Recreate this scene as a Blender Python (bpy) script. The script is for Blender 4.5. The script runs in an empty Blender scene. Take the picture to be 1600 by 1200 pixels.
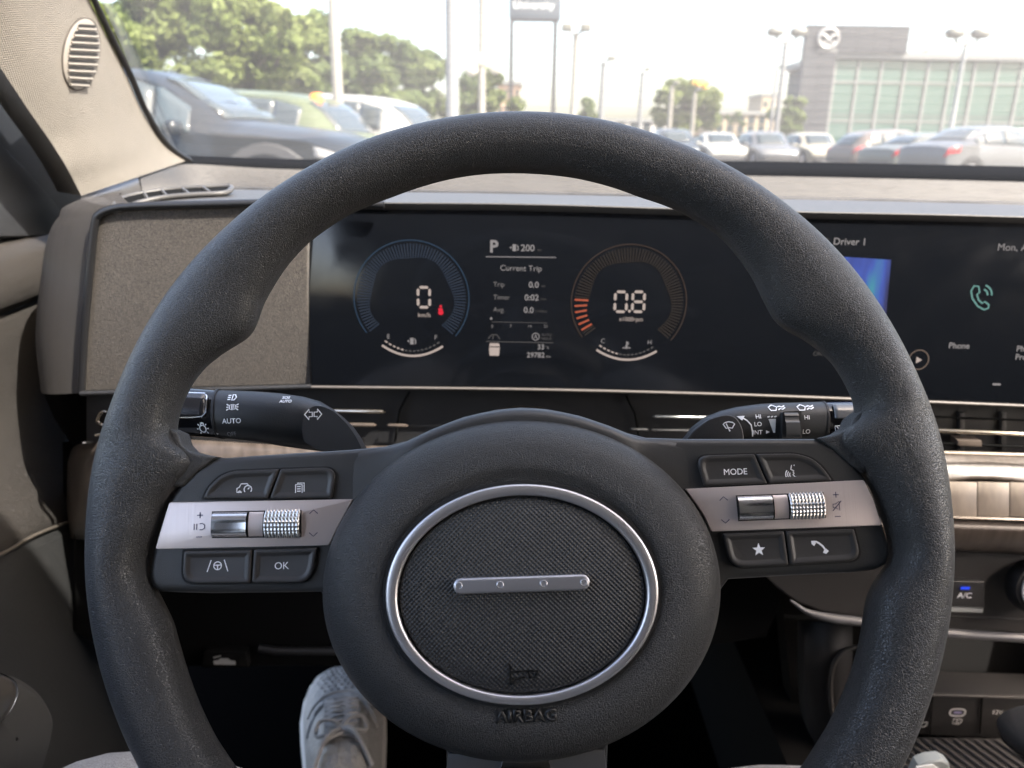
import bpy, bmesh, math, random
from mathutils import Vector, Matrix, noise
random.seed(7)
SC = bpy.context.scene
COL = SC.collection
R = math.radians

# ------------------------------------------------------------------ camera
CAMZ = 1.10
FPX = 1202.0                       # focal length in pixels of the 1600 px wide photograph
PITCH, ROLL = 17.55, 0.8
cam_d = bpy.data.cameras.new('camera')
cam = bpy.data.objects.new('camera', cam_d)
COL.objects.link(cam)
CAM_M = Matrix.Rotation(R(90 - PITCH), 3, 'X') @ Matrix.Rotation(R(ROLL), 3, 'Z')
cam.matrix_world = Matrix.Translation((0, 0, CAMZ)) @ CAM_M.to_4x4()
cam_d.sensor_width = 36.0
cam_d.lens = FPX / 1600 * 36
cam_d.clip_start = 0.01
cam_d.clip_end = 3000
cam_d.dof.use_dof = True
cam_d.dof.focus_distance = 0.36
cam_d.dof.aperture_fstop = 12.0
SC.camera = cam

# ------------------------------------------------------------------ light
EXPO = 3.3
SUN_EL, SUN_AZ = 50.0, 124.0        # azimuth clockwise from straight ahead (+Y)
world = bpy.data.worlds.new('World')
SC.world = world
world.use_nodes = True
wn = world.node_tree
wn.nodes.clear()
sky = wn.nodes.new('ShaderNodeTexSky')
sky.sky_type = 'NISHITA'
sky.sun_disc = False
sky.sun_elevation = R(SUN_EL)
sky.sun_rotation = R(SUN_AZ)
sky.air_density = 1.0
sky.dust_density = 4.0
sky.ozone_density = 0.3
bg = wn.nodes.new('ShaderNodeBackground')
bg.inputs['Strength'].default_value = 0.15
wo = wn.nodes.new('ShaderNodeOutputWorld')
wn.links.new(sky.outputs[0], bg.inputs['Color'])
wn.links.new(bg.outputs[0], wo.inputs['Surface'])
sd = bpy.data.lights.new('sun', 'SUN')
sd.energy = 3.3
sd.angle = R(0.6)
sd.color = (1.0, 0.98, 0.955)
sun = bpy.data.objects.new('sun', sd)
COL.objects.link(sun)
sun.location = (40, -20, 60)
sdir = Vector((math.sin(R(SUN_AZ)) * math.cos(R(SUN_EL)), math.cos(R(SUN_AZ)) * math.cos(R(SUN_EL)), math.sin(R(SUN_EL))))
sun.rotation_euler = sdir.to_track_quat('Z', 'Y').to_euler()
SC.view_settings.view_transform = 'Standard'
SC.view_settings.look = 'None'
SC.view_settings.exposure = EXPO
SC.view_settings.gamma = 1.0
SC.view_settings.use_white_balance = True      # camera balanced for the shaded cabin
SC.view_settings.white_balance_temperature = 7200
SC.view_settings.white_balance_tint = 14
SC.view_settings.use_curve_mapping = False
SC.cycles.max_bounces = 10
SC.cycles.transparent_max_bounces = 16
SC.cycles.use_denoising = True

# ------------------------------------------------------------------ helpers: geometry from sight lines
CAMP = Vector((0, 0, CAMZ))
def ray(x, y):
    return CAM_M @ Vector(((x - 800) / FPX, -(y - 600) / FPX, -1.0))
def at(x, y, Y):                   # point on the sight line where world Y = Y
    d = ray(x, y)
    return CAMP + d * (Y / d.y)
def atX(x, y, X):
    d = ray(x, y)
    return CAMP + d * (X / d.x)
def atZ(x, y, Z):
    d = ray(x, y)
    return CAMP + d * ((Z - CAMZ) / d.z)
class Frame:
    def __init__(s, O, U, V):
        s.O, s.U, s.V = Vector(O), Vector(U).normalized(), Vector(V).normalized()
        s.N = s.U.cross(s.V).normalized()
        s.V = s.N.cross(s.U)
        s.M = Matrix((( s.U.x, s.V.x, s.N.x, s.O.x), (s.U.y, s.V.y, s.N.y, s.O.y), (s.U.z, s.V.z, s.N.z, s.O.z), (0, 0, 0, 1)))
    def uv(s, x, y, w=0.0):        # pixel -> (u, v) on the plane at height w
        d = ray(x, y)
        t = (s.N.dot(s.O - CAMP) + w) / s.N.dot(d)
        q = CAMP + d * t - s.O
        return (q.dot(s.U), q.dot(s.V))
    def scale(s, x, y, w=0.0):     # metres per pixel near this pixel
        a, b = s.uv(x, y, w), s.uv(x + 10, y, w)
        return math.hypot(a[0] - b[0], a[1] - b[1]) / 10

# ------------------------------------------------------------------ helpers: objects
def link(o, parent=None):
    COL.objects.link(o)
    if parent is not None:
        o.parent = parent
    return o
def tag(o, label=None, cat=None, group=None, kind=None):
    for k, v in (('label', label), ('category', cat), ('group', group), ('kind', kind)):
        if v:
            o[k] = v
    return o
WORLD_EMPTIES = {}
def thing(name, label, cat, loc=(0, 0, 0), group=None, M=None):
    o = bpy.data.objects.new(name, None)
    o.empty_display_size = 0.05
    link(o)
    o.matrix_world = M if M is not None else Matrix.Translation(loc)
    WORLD_EMPTIES[o.name] = o.matrix_world.copy()
    return tag(o, label, cat, group)
def mesh_obj(name, me, mat, parent=None, world=False, smooth=35):
    if mat is not None and len(me.materials) == 0:
        me.materials.append(mat)
    if smooth:
        me.polygons.foreach_set('use_smooth', [True] * len(me.polygons))
        me.set_sharp_from_angle(angle=R(smooth))
    o = bpy.data.objects.new(name, me)
    link(o, parent)
    if world and parent is not None:    # mesh given in world space under a placed parent
        m = Matrix.Identity(4)
        p = parent
        while p is not None:
            if p.name in WORLD_EMPTIES:
                m = WORLD_EMPTIES[p.name].inverted()
                break
            p = p.parent
        if parent.name in WORLD_EMPTIES:
            o.matrix_parent_inverse = m
    return o
def from_bm(name, bm, mat, parent=None, world=False, smooth=35):
    bmesh.ops.recalc_face_normals(bm, faces=bm.faces)
    me = bpy.data.meshes.new(name)
    bm.to_mesh(me)
    bm.free()
    return mesh_obj(name, me, mat, parent, world, smooth)
def pyd(name, vs, fs, mat, parent=None, world=False, smooth=35, fix=True):
    bm = bmesh.new()
    bv = [bm.verts.new(v) for v in vs]
    for f in fs:
        try:
            bm.faces.new([bv[i] for i in f])
        except ValueError:
            pass
    if fix:
        bmesh.ops.recalc_face_normals(bm, faces=bm.faces)
    me = bpy.data.meshes.new(name)
    bm.to_mesh(me)
    bm.free()
    return mesh_obj(name, me, mat, parent, world, smooth)
def grid_mesh(rows, closed_u=False, closed_v=False):
    vs = [p for r in rows for p in r]
    m, n = len(rows), len(rows[0])
    fs = []
    for i in range(m if closed_u else m - 1):
        for j in range(n if closed_v else n - 1):
            a, b = i, (i + 1) % m
            c, d = j, (j + 1) % n
            fs.append((a * n + c, a * n + d, b * n + d, b * n + c))
    return vs, fs
def loft(name, rows, mat, parent=None, closed_v=False, closed_u=False, thick=0, caps=False, world=True, smooth=40):
    vs, fs = grid_mesh(rows, closed_u, closed_v)
    if caps:
        n = len(rows[0])
        fs.append(tuple(range(n)))
        fs.append(tuple(range((len(rows) - 1) * n, len(rows) * n)))
    o = pyd(name, vs, fs, mat, parent, world, smooth)
    if world and not closed_u and not closed_v:      # texture coordinates in metres along the sheet
        m_, n_ = len(rows), len(rows[0])
        mi, mj = m_ // 2, n_ // 2
        cu, cv = [0.0], [0.0]
        for i in range(1, m_):
            cu.append(cu[-1] + (Vector(rows[i][mj]) - Vector(rows[i - 1][mj])).length)
        for j in range(1, n_):
            cv.append(cv[-1] + (Vector(rows[mi][j]) - Vector(rows[mi][j - 1])).length)
        uvl = o.data.uv_layers.new(name='sheet')
        for lp in o.data.loops:
            k = lp.vertex_index
            if k < m_ * n_:
                uvl.data[lp.index].uv = (cu[k // n_], cv[k % n_])
    if thick:
        md = o.modifiers.new('thick', 'SOLIDIFY')
        md.thickness = abs(thick)
        md.offset = -1 if thick > 0 else 1
    return o
def prism(name, poly, w0, w1, mat, parent=None, bevel=0.0, seg=2, fr=None, inset=None, smooth=35):
    """polygon (u, v) extruded from w0 to w1, top edges bevelled; inset=(width, depth) sinks the face"""
    bm = bmesh.new()
    lo = [bm.verts.new((u, v, w0)) for u, v in poly]
    hi = [bm.verts.new((u, v, w1)) for u, v in poly]
    n = len(poly)
    bm.faces.new(lo[::-1])
    top = bm.faces.new(hi)
    for i in range(n):
        bm.faces.new((lo[i], lo[(i + 1) % n], hi[(i + 1) % n], hi[i]))
    bmesh.ops.recalc_face_normals(bm, faces=bm.faces)
    if bevel:
        es = [e for e in bm.edges if all(abs(v.co.z - w1) < 1e-9 for v in e.verts)]
        bmesh.ops.bevel(bm, geom=es, offset=bevel, segments=seg, profile=0.6, affect='EDGES', clamp_overlap=True)
    if inset:
        fs = [f for f in bm.faces if f.normal.z > 0.99 and len(f.verts) >= 3 and all(v.co.z > w1 - 1e-7 for v in f.verts)]
        if fs:
            big = max(fs, key=lambda f: f.calc_area())
            bmesh.ops.inset_region(bm, faces=[big], thickness=inset[0], depth=-inset[1], use_even_offset=True)
    if fr is not None:
        bm.transform(fr.M)
        return from_bm(name, bm, mat, parent, True, smooth)
    return from_bm(name, bm, mat, parent, False, smooth)
def world_prism(name, pts, depth, mat, parent=None, bevel=0.004, seg=2, n=None):
    """polygon of world points (roughly planar) thickened away from the camera"""
    c = sum(pts, Vector()) / len(pts)
    nn = Vector((0, 0, 0))
    for i in range(len(pts)):
        a, b = pts[i] - c, pts[(i + 1) % len(pts)] - c
        nn += a.cross(b)
    nn.normalize()
    if nn.dot(CAMP - c) < 0:
        nn = -nn
    U = (pts[1] - pts[0]).normalized()
    fr = Frame(c, U, nn.cross(U))
    poly = [((p - c).dot(fr.U), (p - c).dot(fr.V)) for p in pts]
    return prism(name, poly, -depth, 0, mat, parent, bevel, seg, fr)
def cat_rom(pts, n=6, closed=False):
    P_ = [Vector(p) for p in pts]
    out = []
    m = len(P_)
    for i in range(m if closed else m - 1):
        p0 = P_[(i - 1) % m] if closed or i > 0 else P_[0] * 2 - P_[1]
        p1, p2 = P_[i], P_[(i + 1) % m]
        p3 = P_[(i + 2) % m] if closed or i + 2 < m else P_[-1] * 2 - P_[-2]
        for k in range(n):
            t = k / n
            out.append(0.5 * ((2 * p1) + (p2 - p0) * t + (2 * p0 - 5 * p1 + 4 * p2 - p3) * t * t + (3 * p1 - p0 - 3 * p2 + p3) * t ** 3))
    if not closed:
        out.append(P_[-1])
    return out
def rounded(pts, r, n=5):
    """round the corners of a 2D polygon; r is one radius or one per corner"""
    out = []
    m = len(pts)
    for i in range(m):
        p = Vector(pts[i]); a = Vector(pts[i - 1]); b = Vector(pts[(i + 1) % m])
        rr = r[i] if isinstance(r, (list, tuple)) else r
        la, lb = (a - p).length, (b - p).length
        rr = min(rr, la * .45, lb * .45)
        if rr < 1e-6:
            out.append((p.x, p.y)); continue
        A = p + (a - p) / la * rr
        B = p + (b - p) / lb * rr
        for k in range(n + 1):
            t = k / n
            q = A * (1 - t) ** 2 + p * 2 * t * (1 - t) + B * t * t
            out.append((q.x, q.y))
    return out
def tube(name, pts, rad, mat, parent=None, n=10, world=True, closed=False, flat=1.0, caps=True, smooth=50):
    P_ = [Vector(p) for p in pts]
    rads = rad if isinstance(rad, (list, tuple)) else [rad] * len(P_)
    rows = []
    ref = None
    for i, p in enumerate(P_):
        a = P_[i - 1] if i > 0 or closed else P_[0]
        b = P_[(i + 1) % len(P_)] if i + 1 < len(P_) or closed else P_[-1]
        t = (b - a).normalized()
        if ref is None:
            ref = Vector((0, 0, 1)) if abs(t.z) < .9 else Vector((1, 0, 0))
        s = t.cross(ref).normalized()
        ref = s.cross(t).normalized()
        rows.append([p + s * math.cos(k * 2 * math.pi / n) * rads[i] + ref * math.sin(k * 2 * math.pi / n) * rads[i] * flat for k in range(n)])
    return loft(name, rows, mat, parent, closed_v=True, closed_u=closed, caps=caps and not closed, world=world, smooth=smooth)
def box_bm(bm, x0, x1, y0, y1, z0, z1, M=None):
    vs = [bm.verts.new(Vector(p) if M is None else M @ Vector(p)) for p in ((x0, y0, z0), (x1, y0, z0), (x1, y1, z0), (x0, y1, z0), (x0, y0, z1), (x1, y0, z1), (x1, y1, z1), (x0, y1, z1))]
    for f in ((0, 3, 2, 1), (4, 5, 6, 7), (0, 1, 5, 4), (1, 2, 6, 5), (2, 3, 7, 6), (3, 0, 4, 7)):
        bm.faces.new([vs[i] for i in f])
def box(name, x0, x1, y0, y1, z0, z1, mat, parent=None, bevel=0.0, world=False, seg=2):
    bm = bmesh.new()
    box_bm(bm, x0, x1, y0, y1, z0, z1)
    if bevel:
        bmesh.ops.bevel(bm, geom=bm.edges[:], offset=bevel, segments=seg, profile=.6, affect='EDGES')
    return from_bm(name, bm, mat, parent, world)
def text_mesh(s, size, align='CENTER', bold=0.0, spacing=1.0, shear=0.0):
    cu = bpy.data.curves.new('t', 'FONT')
    cu.body = s
    cu.size = size
    cu.align_x = align
    cu.align_y = 'CENTER'
    cu.offset = bold
    cu.space_character = spacing
    cu.shear = shear
    cu.resolution_u = 3
    o = bpy.data.objects.new('t', cu)
    COL.objects.link(o)
    dg = bpy.context.evaluated_depsgraph_get()
    me = bpy.data.meshes.new_from_object(o.evaluated_get(dg))
    bpy.data.objects.remove(o)
    bpy.data.curves.remove(cu)
    return me
def text(name, s, u, v, w, size, mat, parent, align='CENTER', bold=0.0, wrap=None, spacing=1.0, th=0.0, sx=1.0, ang=0.0):
    """flat lettering on a frame (local coordinates). size = cap height"""
    me = text_mesh(s, size / 0.70, align, bold, spacing)
    ys = [q.co.y for q in me.vertices]
    yc = 0.0
    ca, sa = math.cos(ang), math.sin(ang)
    for q in me.vertices:
        x, y = q.co.x * sx, q.co.y
        q.co.x, q.co.y = u + x * ca - y * sa, v + x * sa + y * ca
        q.co.z = w if wrap is None else wrap(q.co.x, q.co.y)
    if th:
        bm = bmesh.new(); bm.from_mesh(me)
        r = bmesh.ops.extrude_face_region(bm, geom=bm.faces[:])
        for g in r['geom']:
            if isinstance(g, bmesh.types.BMVert):
                g.co.z += th
        bm.to_mesh(me); bm.free()
    me.materials.clear()
    return mesh_obj(name, me, mat, parent, False, 0)
def offset_poly(pts, d):
    """move the edges of a polygon inwards by d"""
    m = len(pts)
    P_ = [Vector(p) for p in pts]
    area = sum(P_[i].x * P_[(i + 1) % m].y - P_[(i + 1) % m].x * P_[i].y for i in range(m))
    sg = 1 if area > 0 else -1
    out = []
    for i in range(m):
        a, p, b = P_[i - 1], P_[i], P_[(i + 1) % m]
        e1, e2 = (p - a).normalized(), (b - p).normalized()
        n1, n2 = Vector((-e1.y, e1.x)) * sg, Vector((-e2.y, e2.x)) * sg
        nn = (n1 + n2)
        nn = nn / max(.25, nn.length_squared) * 2
        q = p + nn * d
        out.append((q.x, q.y))
    return out
def stroke(bm, pts, wd, w, closed=False, wrap=None):
    """a flat pen stroke of width wd through 2D points"""
    P_ = [Vector(p) for p in pts]
    m = len(P_)
    L, Q = [], []
    for i in range(m):
        a = P_[i - 1] if i > 0 or closed else P_[0]
        b = P_[(i + 1) % m] if i + 1 < m or closed else P_[-1]
        t = (b - a)
        t = t.normalized() if t.length > 1e-9 else Vector((1, 0))
        nrm = Vector((-t.y, t.x)) * wd / 2
        for arr, p in ((L, P_[i] + nrm), (Q, P_[i] - nrm)):
            arr.append(bm.verts.new((p.x, p.y, w if wrap is None else wrap(p.x, p.y))))
    for i in range(m if closed else m - 1):
        j = (i + 1) % m
        bm.faces.new((L[i], Q[i], Q[j], L[j]))
def fill(bm, pts, w, wrap=None):
    vs = [bm.verts.new((p[0], p[1], w if wrap is None else wrap(p[0], p[1]))) for p in pts]
    bm.faces.new(vs)
def circ(cx, cy, r, n=24, a0=0, a1=360, ry=None):
    ry = r if ry is None else ry
    full = abs(a1 - a0) >= 360
    m = n if full else n + 1
    return [(cx + r * math.cos(R(a0 + (a1 - a0) * i / n)), cy + ry * math.sin(R(a0 + (a1 - a0) * i / n))) for i in range(m)]
def icon(name, strokes, u, v, s, w, wd, mat, parent, wrap=None, ang=0.0, sx=1.0):
    """strokes: list of ('s', pts, closed) or ('f', pts); unit coordinates, scaled by s"""
    bm = bmesh.new()
    ca, sa = math.cos(ang), math.sin(ang)
    def T(p):
        x, y = p[0] * s * sx, p[1] * s
        return (u + x * ca - y * sa, v + x * sa + y * ca)
    for q in strokes:
        if q[0] == 's':
            stroke(bm, [T(p) for p in q[1]], wd * (q[3] if len(q) > 3 else 1), w, q[2] if len(q) > 2 else False, wrap)
        else:
            fill(bm, [T(p) for p in q[1]], w, wrap)
    me = bpy.data.meshes.new(name)
    bm.to_mesh(me); bm.free()
    return mesh_obj(name, me, mat, parent, False, 0)

# ------------------------------------------------------------------ materials
MATS = {}
def nodes(m):
    return m.node_tree.nodes, m.node_tree.links
def pbr(name, col, rough=.5, metal=0.0, var=0.0, var_scale=40, bump=None, spec=.5, coat=0.0, emit=None, estr=0.0, rough_var=0.0, sheen=0.0):
    """bump = (kind, scale, distance); kinds: noise, leather, dots, weave, brushed_x, brushed_v"""
    if name in MATS:
        return MATS[name]
    m = bpy.data.materials.new(name)
    m.use_nodes = True
    N, L = nodes(m)
    b = N['Principled BSDF']
    b.inputs['Base Color'].default_value = (*col, 1)
    b.inputs['Roughness'].default_value = rough
    b.inputs['Metallic'].default_value = metal
    b.inputs['Specular IOR Level'].default_value = spec
    b.inputs['Coat Weight'].default_value = coat
    if coat:
        b.inputs['Coat Roughness'].default_value = .06
    if sheen:
        b.inputs['Sheen Weight'].default_value = sheen
    if emit:
        b.inputs['Emission Color'].default_value = (*emit, 1)
        b.inputs['Emission Strength'].default_value = estr
    tc = N.new('ShaderNodeTexCoord')
    if var:
        nt = N.new('ShaderNodeTexNoise')
        nt.inputs['Scale'].default_value = var_scale
        nt.inputs['Detail'].default_value = 5
        L.new(tc.outputs['Object'], nt.inputs['Vector'])
        mx = N.new('ShaderNodeMixRGB')
        mx.inputs['Color1'].default_value = (*[c * (1 - var) for c in col], 1)
        mx.inputs['Color2'].default_value = (*[min(1, c * (1 + var)) for c in col], 1)
        L.new(nt.outputs['Fac'], mx.inputs['Fac'])
        L.new(mx.outputs[0], b.inputs['Base Color'])
    if rough_var:
        n2 = N.new('ShaderNodeTexNoise')
        n2.inputs['Scale'].default_value = var_scale * .6
        n2.inputs['Detail'].default_value = 6
        L.new(tc.outputs['Object'], n2.inputs['Vector'])
        mr = N.new('ShaderNodeMapRange')
        mr.inputs['From Min'].default_value = .3
        mr.inputs['From Max'].default_value = .7
        mr.inputs['To Min'].default_value = max(.02, rough - rough_var)
        mr.inputs['To Max'].default_value = min(1, rough + rough_var)
        L.new(n2.outputs['Fac'], mr.inputs['Value'])
        L.new(mr.outputs[0], b.inputs['Roughness'])
    if bump:
        kind, sc, dist = bump
        bp = N.new('ShaderNodeBump')
        bp.inputs['Strength'].default_value = 1.0
        bp.inputs['Distance'].default_value = dist
        h = None
        if kind == 'noise':
            t = N.new('ShaderNodeTexNoise')
            t.inputs['Scale'].default_value = sc
            t.inputs['Detail'].default_value = 3
            L.new(tc.outputs['Object'], t.inputs['Vector'])
            h = t.outputs['Fac']
        elif kind == 'leather':
            t = N.new('ShaderNodeTexVoronoi')
            t.feature = 'DISTANCE_TO_EDGE'
            t.inputs['Scale'].default_value = sc
            ns = N.new('ShaderNodeTexNoise')
            ns.inputs['Scale'].default_value = sc * .55
            ad = N.new('ShaderNodeVectorMath'); ad.operation = 'MULTIPLY_ADD'
            L.new(tc.outputs['Object'], ns.inputs['Vector'])
            L.new(ns.outputs['Color'], ad.inputs[0])
            ad.inputs[1].default_value = (1.1 / sc, 1.1 / sc, 1.1 / sc)
            L.new(tc.outputs['Object'], ad.inputs[2])
            L.new(ad.outputs[0], t.inputs['Vector'])
            cl = N.new('ShaderNodeMapRange')
            cl.inputs['From Max'].default_value = .16
            L.new(t.outputs['Distance'], cl.inputs['Value'])
            n3 = N.new('ShaderNodeTexNoise')
            n3.inputs['Scale'].default_value = sc * .35
            L.new(tc.outputs['Object'], n3.inputs['Vector'])
            mm = N.new('ShaderNodeMath'); mm.operation = 'MULTIPLY_ADD'
            mm.inputs[1].default_value = .25
            L.new(n3.outputs['Fac'], mm.inputs[0]); L.new(cl.outputs[0], mm.inputs[2])
            h = mm.outputs[0]
        elif kind in ('dots', 'weave'):
            sp = N.new('ShaderNodeSeparateXYZ')
            mp = N.new('ShaderNodeMapping')
            mp.inputs['Rotation'].default_value = (0, 0, R(45 if kind == 'dots' else 30))
            L.new(tc.outputs['Object' if kind == 'dots' else 'UV'], mp.inputs['Vector'])
            L.new(mp.outputs[0], sp.inputs[0])
            hs = []
            for ax in ('X', 'Y'):
                mu = N.new('ShaderNodeMath'); mu.operation = 'MULTIPLY'; mu.inputs[1].default_value = sc
                si = N.new('ShaderNodeMath'); si.operation = 'SINE'
                L.new(sp.outputs[ax], mu.inputs[0]); L.new(mu.outputs[0], si.inputs[0])
                hs.append(si.outputs[0])
            ml = N.new('ShaderNodeMath'); ml.operation = 'MULTIPLY' if kind == 'weave' else 'ADD'
            L.new(hs[0], ml.inputs[0]); L.new(hs[1], ml.inputs[1])
            h = ml.outputs[0]
        elif kind.startswith('brushed'):
            mp = N.new('ShaderNodeMapping')
            mp.inputs['Scale'].default_value = {'brushed_x': (.02, 1, 1), 'brushed_v': (1, 1, .03), 'brushed_y': (1, .02, 1)}[kind]
            t = N.new('ShaderNodeTexNoise')
            t.inputs['Scale'].default_value = sc
            t.inputs['Detail'].default_value = 4
            L.new(tc.outputs['Object'], mp.inputs['Vector']); L.new(mp.outputs[0], t.inputs['Vector'])
            h = t.outputs['Fac']
        L.new(h, bp.inputs['Height'])
        L.new(bp.outputs[0], b.inputs['Normal'])
    MATS[name] = m
    return m
def glow(name, col, s):
    """lit display element; s is the displayed brightness"""
    if name in MATS:
        return MATS[name]
    m = bpy.data.materials.new(name)
    m.use_nodes = True
    N, L = nodes(m)
    b = N['Principled BSDF']
    b.inputs['Base Color'].default_value = (.01, .01, .01, 1)
    b.inputs['Roughness'].default_value = .3
    b.inputs['Specular IOR Level'].default_value = .1
    b.inputs['Emission Color'].default_value = (*col, 1)
    b.inputs['Emission Strength'].default_value = s / 2 ** EXPO
    MATS[name] = m
    return m
def brushed(name, c1, c2, rough, scale, stretch, metal=0.0):
    """streaked trim: colour streaks along one axis"""
    m = bpy.data.materials.new(name)
    m.use_nodes = True
    N, L = nodes(m)
    b = N['Principled BSDF']
    b.inputs['Metallic'].default_value = metal
    b.inputs['Roughness'].default_value = rough
    tc = N.new('ShaderNodeTexCoord'); mp = N.new('ShaderNodeMapping')
    mp.inputs['Scale'].default_value = stretch
    t = N.new('ShaderNodeTexNoise'); t.inputs['Scale'].default_value = scale; t.inputs['Detail'].default_value = 6
    mx = N.new('ShaderNodeMixRGB')
    mx.inputs['Color1'].default_value = (*c1, 1); mx.inputs['Color2'].default_value = (*c2, 1)
    L.new(tc.outputs['Object'], mp.inputs['Vector']); L.new(mp.outputs[0], t.inputs['Vector'])
    cr = N.new('ShaderNodeMapRange'); cr.inputs['From Min'].default_value = .3; cr.inputs['From Max'].default_value = .7
    L.new(t.outputs['Fac'], cr.inputs['Value']); L.new(cr.outputs[0], mx.inputs['Fac']); L.new(mx.outputs[0], b.inputs['Base Color'])
    bp = N.new('ShaderNodeBump'); bp.inputs['Distance'].default_value = .00015
    L.new(t.outputs['Fac'], bp.inputs['Height']); L.new(bp.outputs[0], b.inputs['Normal'])
    MATS[name] = m
    return m
def cloth_mat(name, c1, c2, scale):
    m = bpy.data.materials.new(name)
    m.use_nodes = True
    N, L = nodes(m)
    b = N['Principled BSDF']
    b.inputs['Roughness'].default_value = .85
    b.inputs['Sheen Weight'].default_value = .15
    tc = N.new('ShaderNodeTexCoord')
    v = N.new('ShaderNodeTexVoronoi'); v.inputs['Scale'].default_value = scale
    n = N.new('ShaderNodeTexNoise'); n.inputs['Scale'].default_value = scale * .25; n.inputs['Detail'].default_value = 4
    L.new(tc.outputs['Object'], v.inputs['Vector']); L.new(tc.outputs['Object'], n.inputs['Vector'])
    sp = N.new('ShaderNodeSeparateColor'); L.new(v.outputs['Color'], sp.inputs[0])
    mu = N.new('ShaderNodeMath'); mu.operation = 'MULTIPLY_ADD'; mu.inputs[1].default_value = .65
    L.new(sp.outputs[0], mu.inputs[0])
    mu2 = N.new('ShaderNodeMath'); mu2.operation = 'MULTIPLY'; mu2.inputs[1].default_value = .4
    L.new(n.outputs['Fac'], mu2.inputs[0]); L.new(mu2.outputs[0], mu.inputs[2])
    mx = N.new('ShaderNodeMixRGB')
    mx.inputs['Color1'].default_value = (*c1, 1); mx.inputs['Color2'].default_value = (*c2, 1)
    L.new(mu.outputs[0], mx.inputs['Fac']); L.new(mx.outputs[0], b.inputs['Base Color'])
    bp = N.new('ShaderNodeBump'); bp.inputs['Distance'].default_value = .0004
    L.new(v.outputs['Distance'], bp.inputs['Height']); L.new(bp.outputs[0], b.inputs['Normal'])
    MATS[name] = m
    return m
def pane_mat(name, tint, refl=1.0, veil=0.0):
    """thin glass pane: lets light straight through, reflects by angle"""
    m = bpy.data.materials.new(name)
    m.use_nodes = True
    N, L = nodes(m)
    out = N['Material Output']
    N.remove(N['Principled BSDF'])
    tr = N.new('ShaderNodeBsdfTransparent'); tr.inputs[0].default_value = (*tint, 1)
    gl = N.new('ShaderNodeBsdfGlossy'); gl.inputs['Roughness'].default_value = .01
    fr = N.new('ShaderNodeFresnel'); fr.inputs['IOR'].default_value = 1.45
    mu = N.new('ShaderNodeMath'); mu.operation = 'MULTIPLY'; mu.inputs[1].default_value = refl
    mx = N.new('ShaderNodeMixShader')
    L.new(fr.outputs[0], mu.inputs[0]); L.new(mu.outputs[0], mx.inputs[0]); L.new(tr.outputs[0], mx.inputs[1]); L.new(gl.outputs[0], mx.inputs[2])
    if veil:                       # added scattering film that lays an uneven pale haze over the view
        tl = N.new('ShaderNodeBsdfTranslucent'); tl.inputs[0].default_value = (.9, .9, .88, 1)
        tc = N.new('ShaderNodeTexCoord'); nz = N.new('ShaderNodeTexNoise'); nz.inputs['Scale'].default_value = 5; nz.inputs['Detail'].default_value = 5
        mr = N.new('ShaderNodeMapRange'); mr.inputs['From Min'].default_value = .3; mr.inputs['From Max'].default_value = .7
        mr.inputs['To Min'].default_value = veil * .75; mr.inputs['To Max'].default_value = veil * 1.25
        L.new(tc.outputs['Object'], nz.inputs['Vector']); L.new(nz.outputs['Fac'], mr.inputs['Value'])
        m2 = N.new('ShaderNodeMixShader')
        L.new(mr.outputs[0], m2.inputs[0]); L.new(mx.outputs[0], m2.inputs[1]); L.new(tl.outputs[0], m2.inputs[2])
        L.new(m2.outputs[0], out.inputs['Surface'])
    else:
        L.new(mx.outputs[0], out.inputs['Surface'])
    MATS[name] = m
    return m

M_leather = pbr('rim_leather', (.030, .030, .0295), .42, bump=('leather', 1050, .00024), spec=.5)
M_hubleather = pbr('hub_leather', (.027, .027, .0265), .46, bump=('leather', 1200, .0002), spec=.45)
M_spoke = pbr('spoke_plastic', (.028, .028, .028), .40, bump=('noise', 2500, .00008), spec=.5)
M_button = pbr('button_plastic', (.030, .028, .027), .45, bump=('noise', 2600, .00006))
M_gap = pbr('gap_black', (.004, .004, .004), .7)
M_satin = pbr('satin_metal', (.60, .52, .495), .42, metal=.6, bump=('brushed_y', 900, .00006))
M_ring = pbr('satin_ring', (.62, .60, .61), .38, metal=.9, bump=('noise', 2500, .00003))
M_chrome = pbr('chrome', (.72, .73, .75), .18, metal=1.0)
M_emblem = pbr('emblem_metal', (.50, .49, .51), .40, metal=.85)
M_pad = pbr('pad_texture', (.014, .014, .0138), .5, bump=('dots', 4700, .00011))
M_white = pbr('white_print', (.80, .81, .83), .5)
M_greyprint = pbr('grey_print', (.30, .30, .31), .5)
M_blueprint = pbr('dark_blue_print', (.035, .035, .09), .5)
M_stalk = pbr('stalk_plastic', (.018, .019, .020), .45, bump=('noise', 1800, .0001))
M_gloss = pbr('gloss_black', (.006, .006, .007), .06, spec=.6)
M_dashtop = pbr('dash_top', (.046, .045, .045), .55, bump=('noise', 1500, .0003), var=.06, var_scale=30)
M_dashrib = pbr('dash_ribbed', (.043, .041, .040), .6, bump=('brushed_x', 420, .0012), var=.05, var_scale=40)
M_brown = pbr('brown_grain', (.044, .039, .0355), .52, bump=('weave', 3300, .0004), var=.08, var_scale=25)
M_brownsmooth = pbr('brown_smooth', (.042, .0365, .0325), .5, bump=('leather', 900, .0004), var=.08, var_scale=20)
M_charcoal = pbr('charcoal_plastic', (.035, .033, .032), .5, bump=('noise', 1400, .0002), rough_var=.06)
M_black = pbr('black_plastic', (.010, .010, .011), .55, bump=('noise', 1400, .0002))
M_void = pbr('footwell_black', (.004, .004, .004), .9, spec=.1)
M_cloth = cloth_mat('speaker_cloth', (.010, .0085, .007), (.080, .067, .056), 1450)
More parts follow.
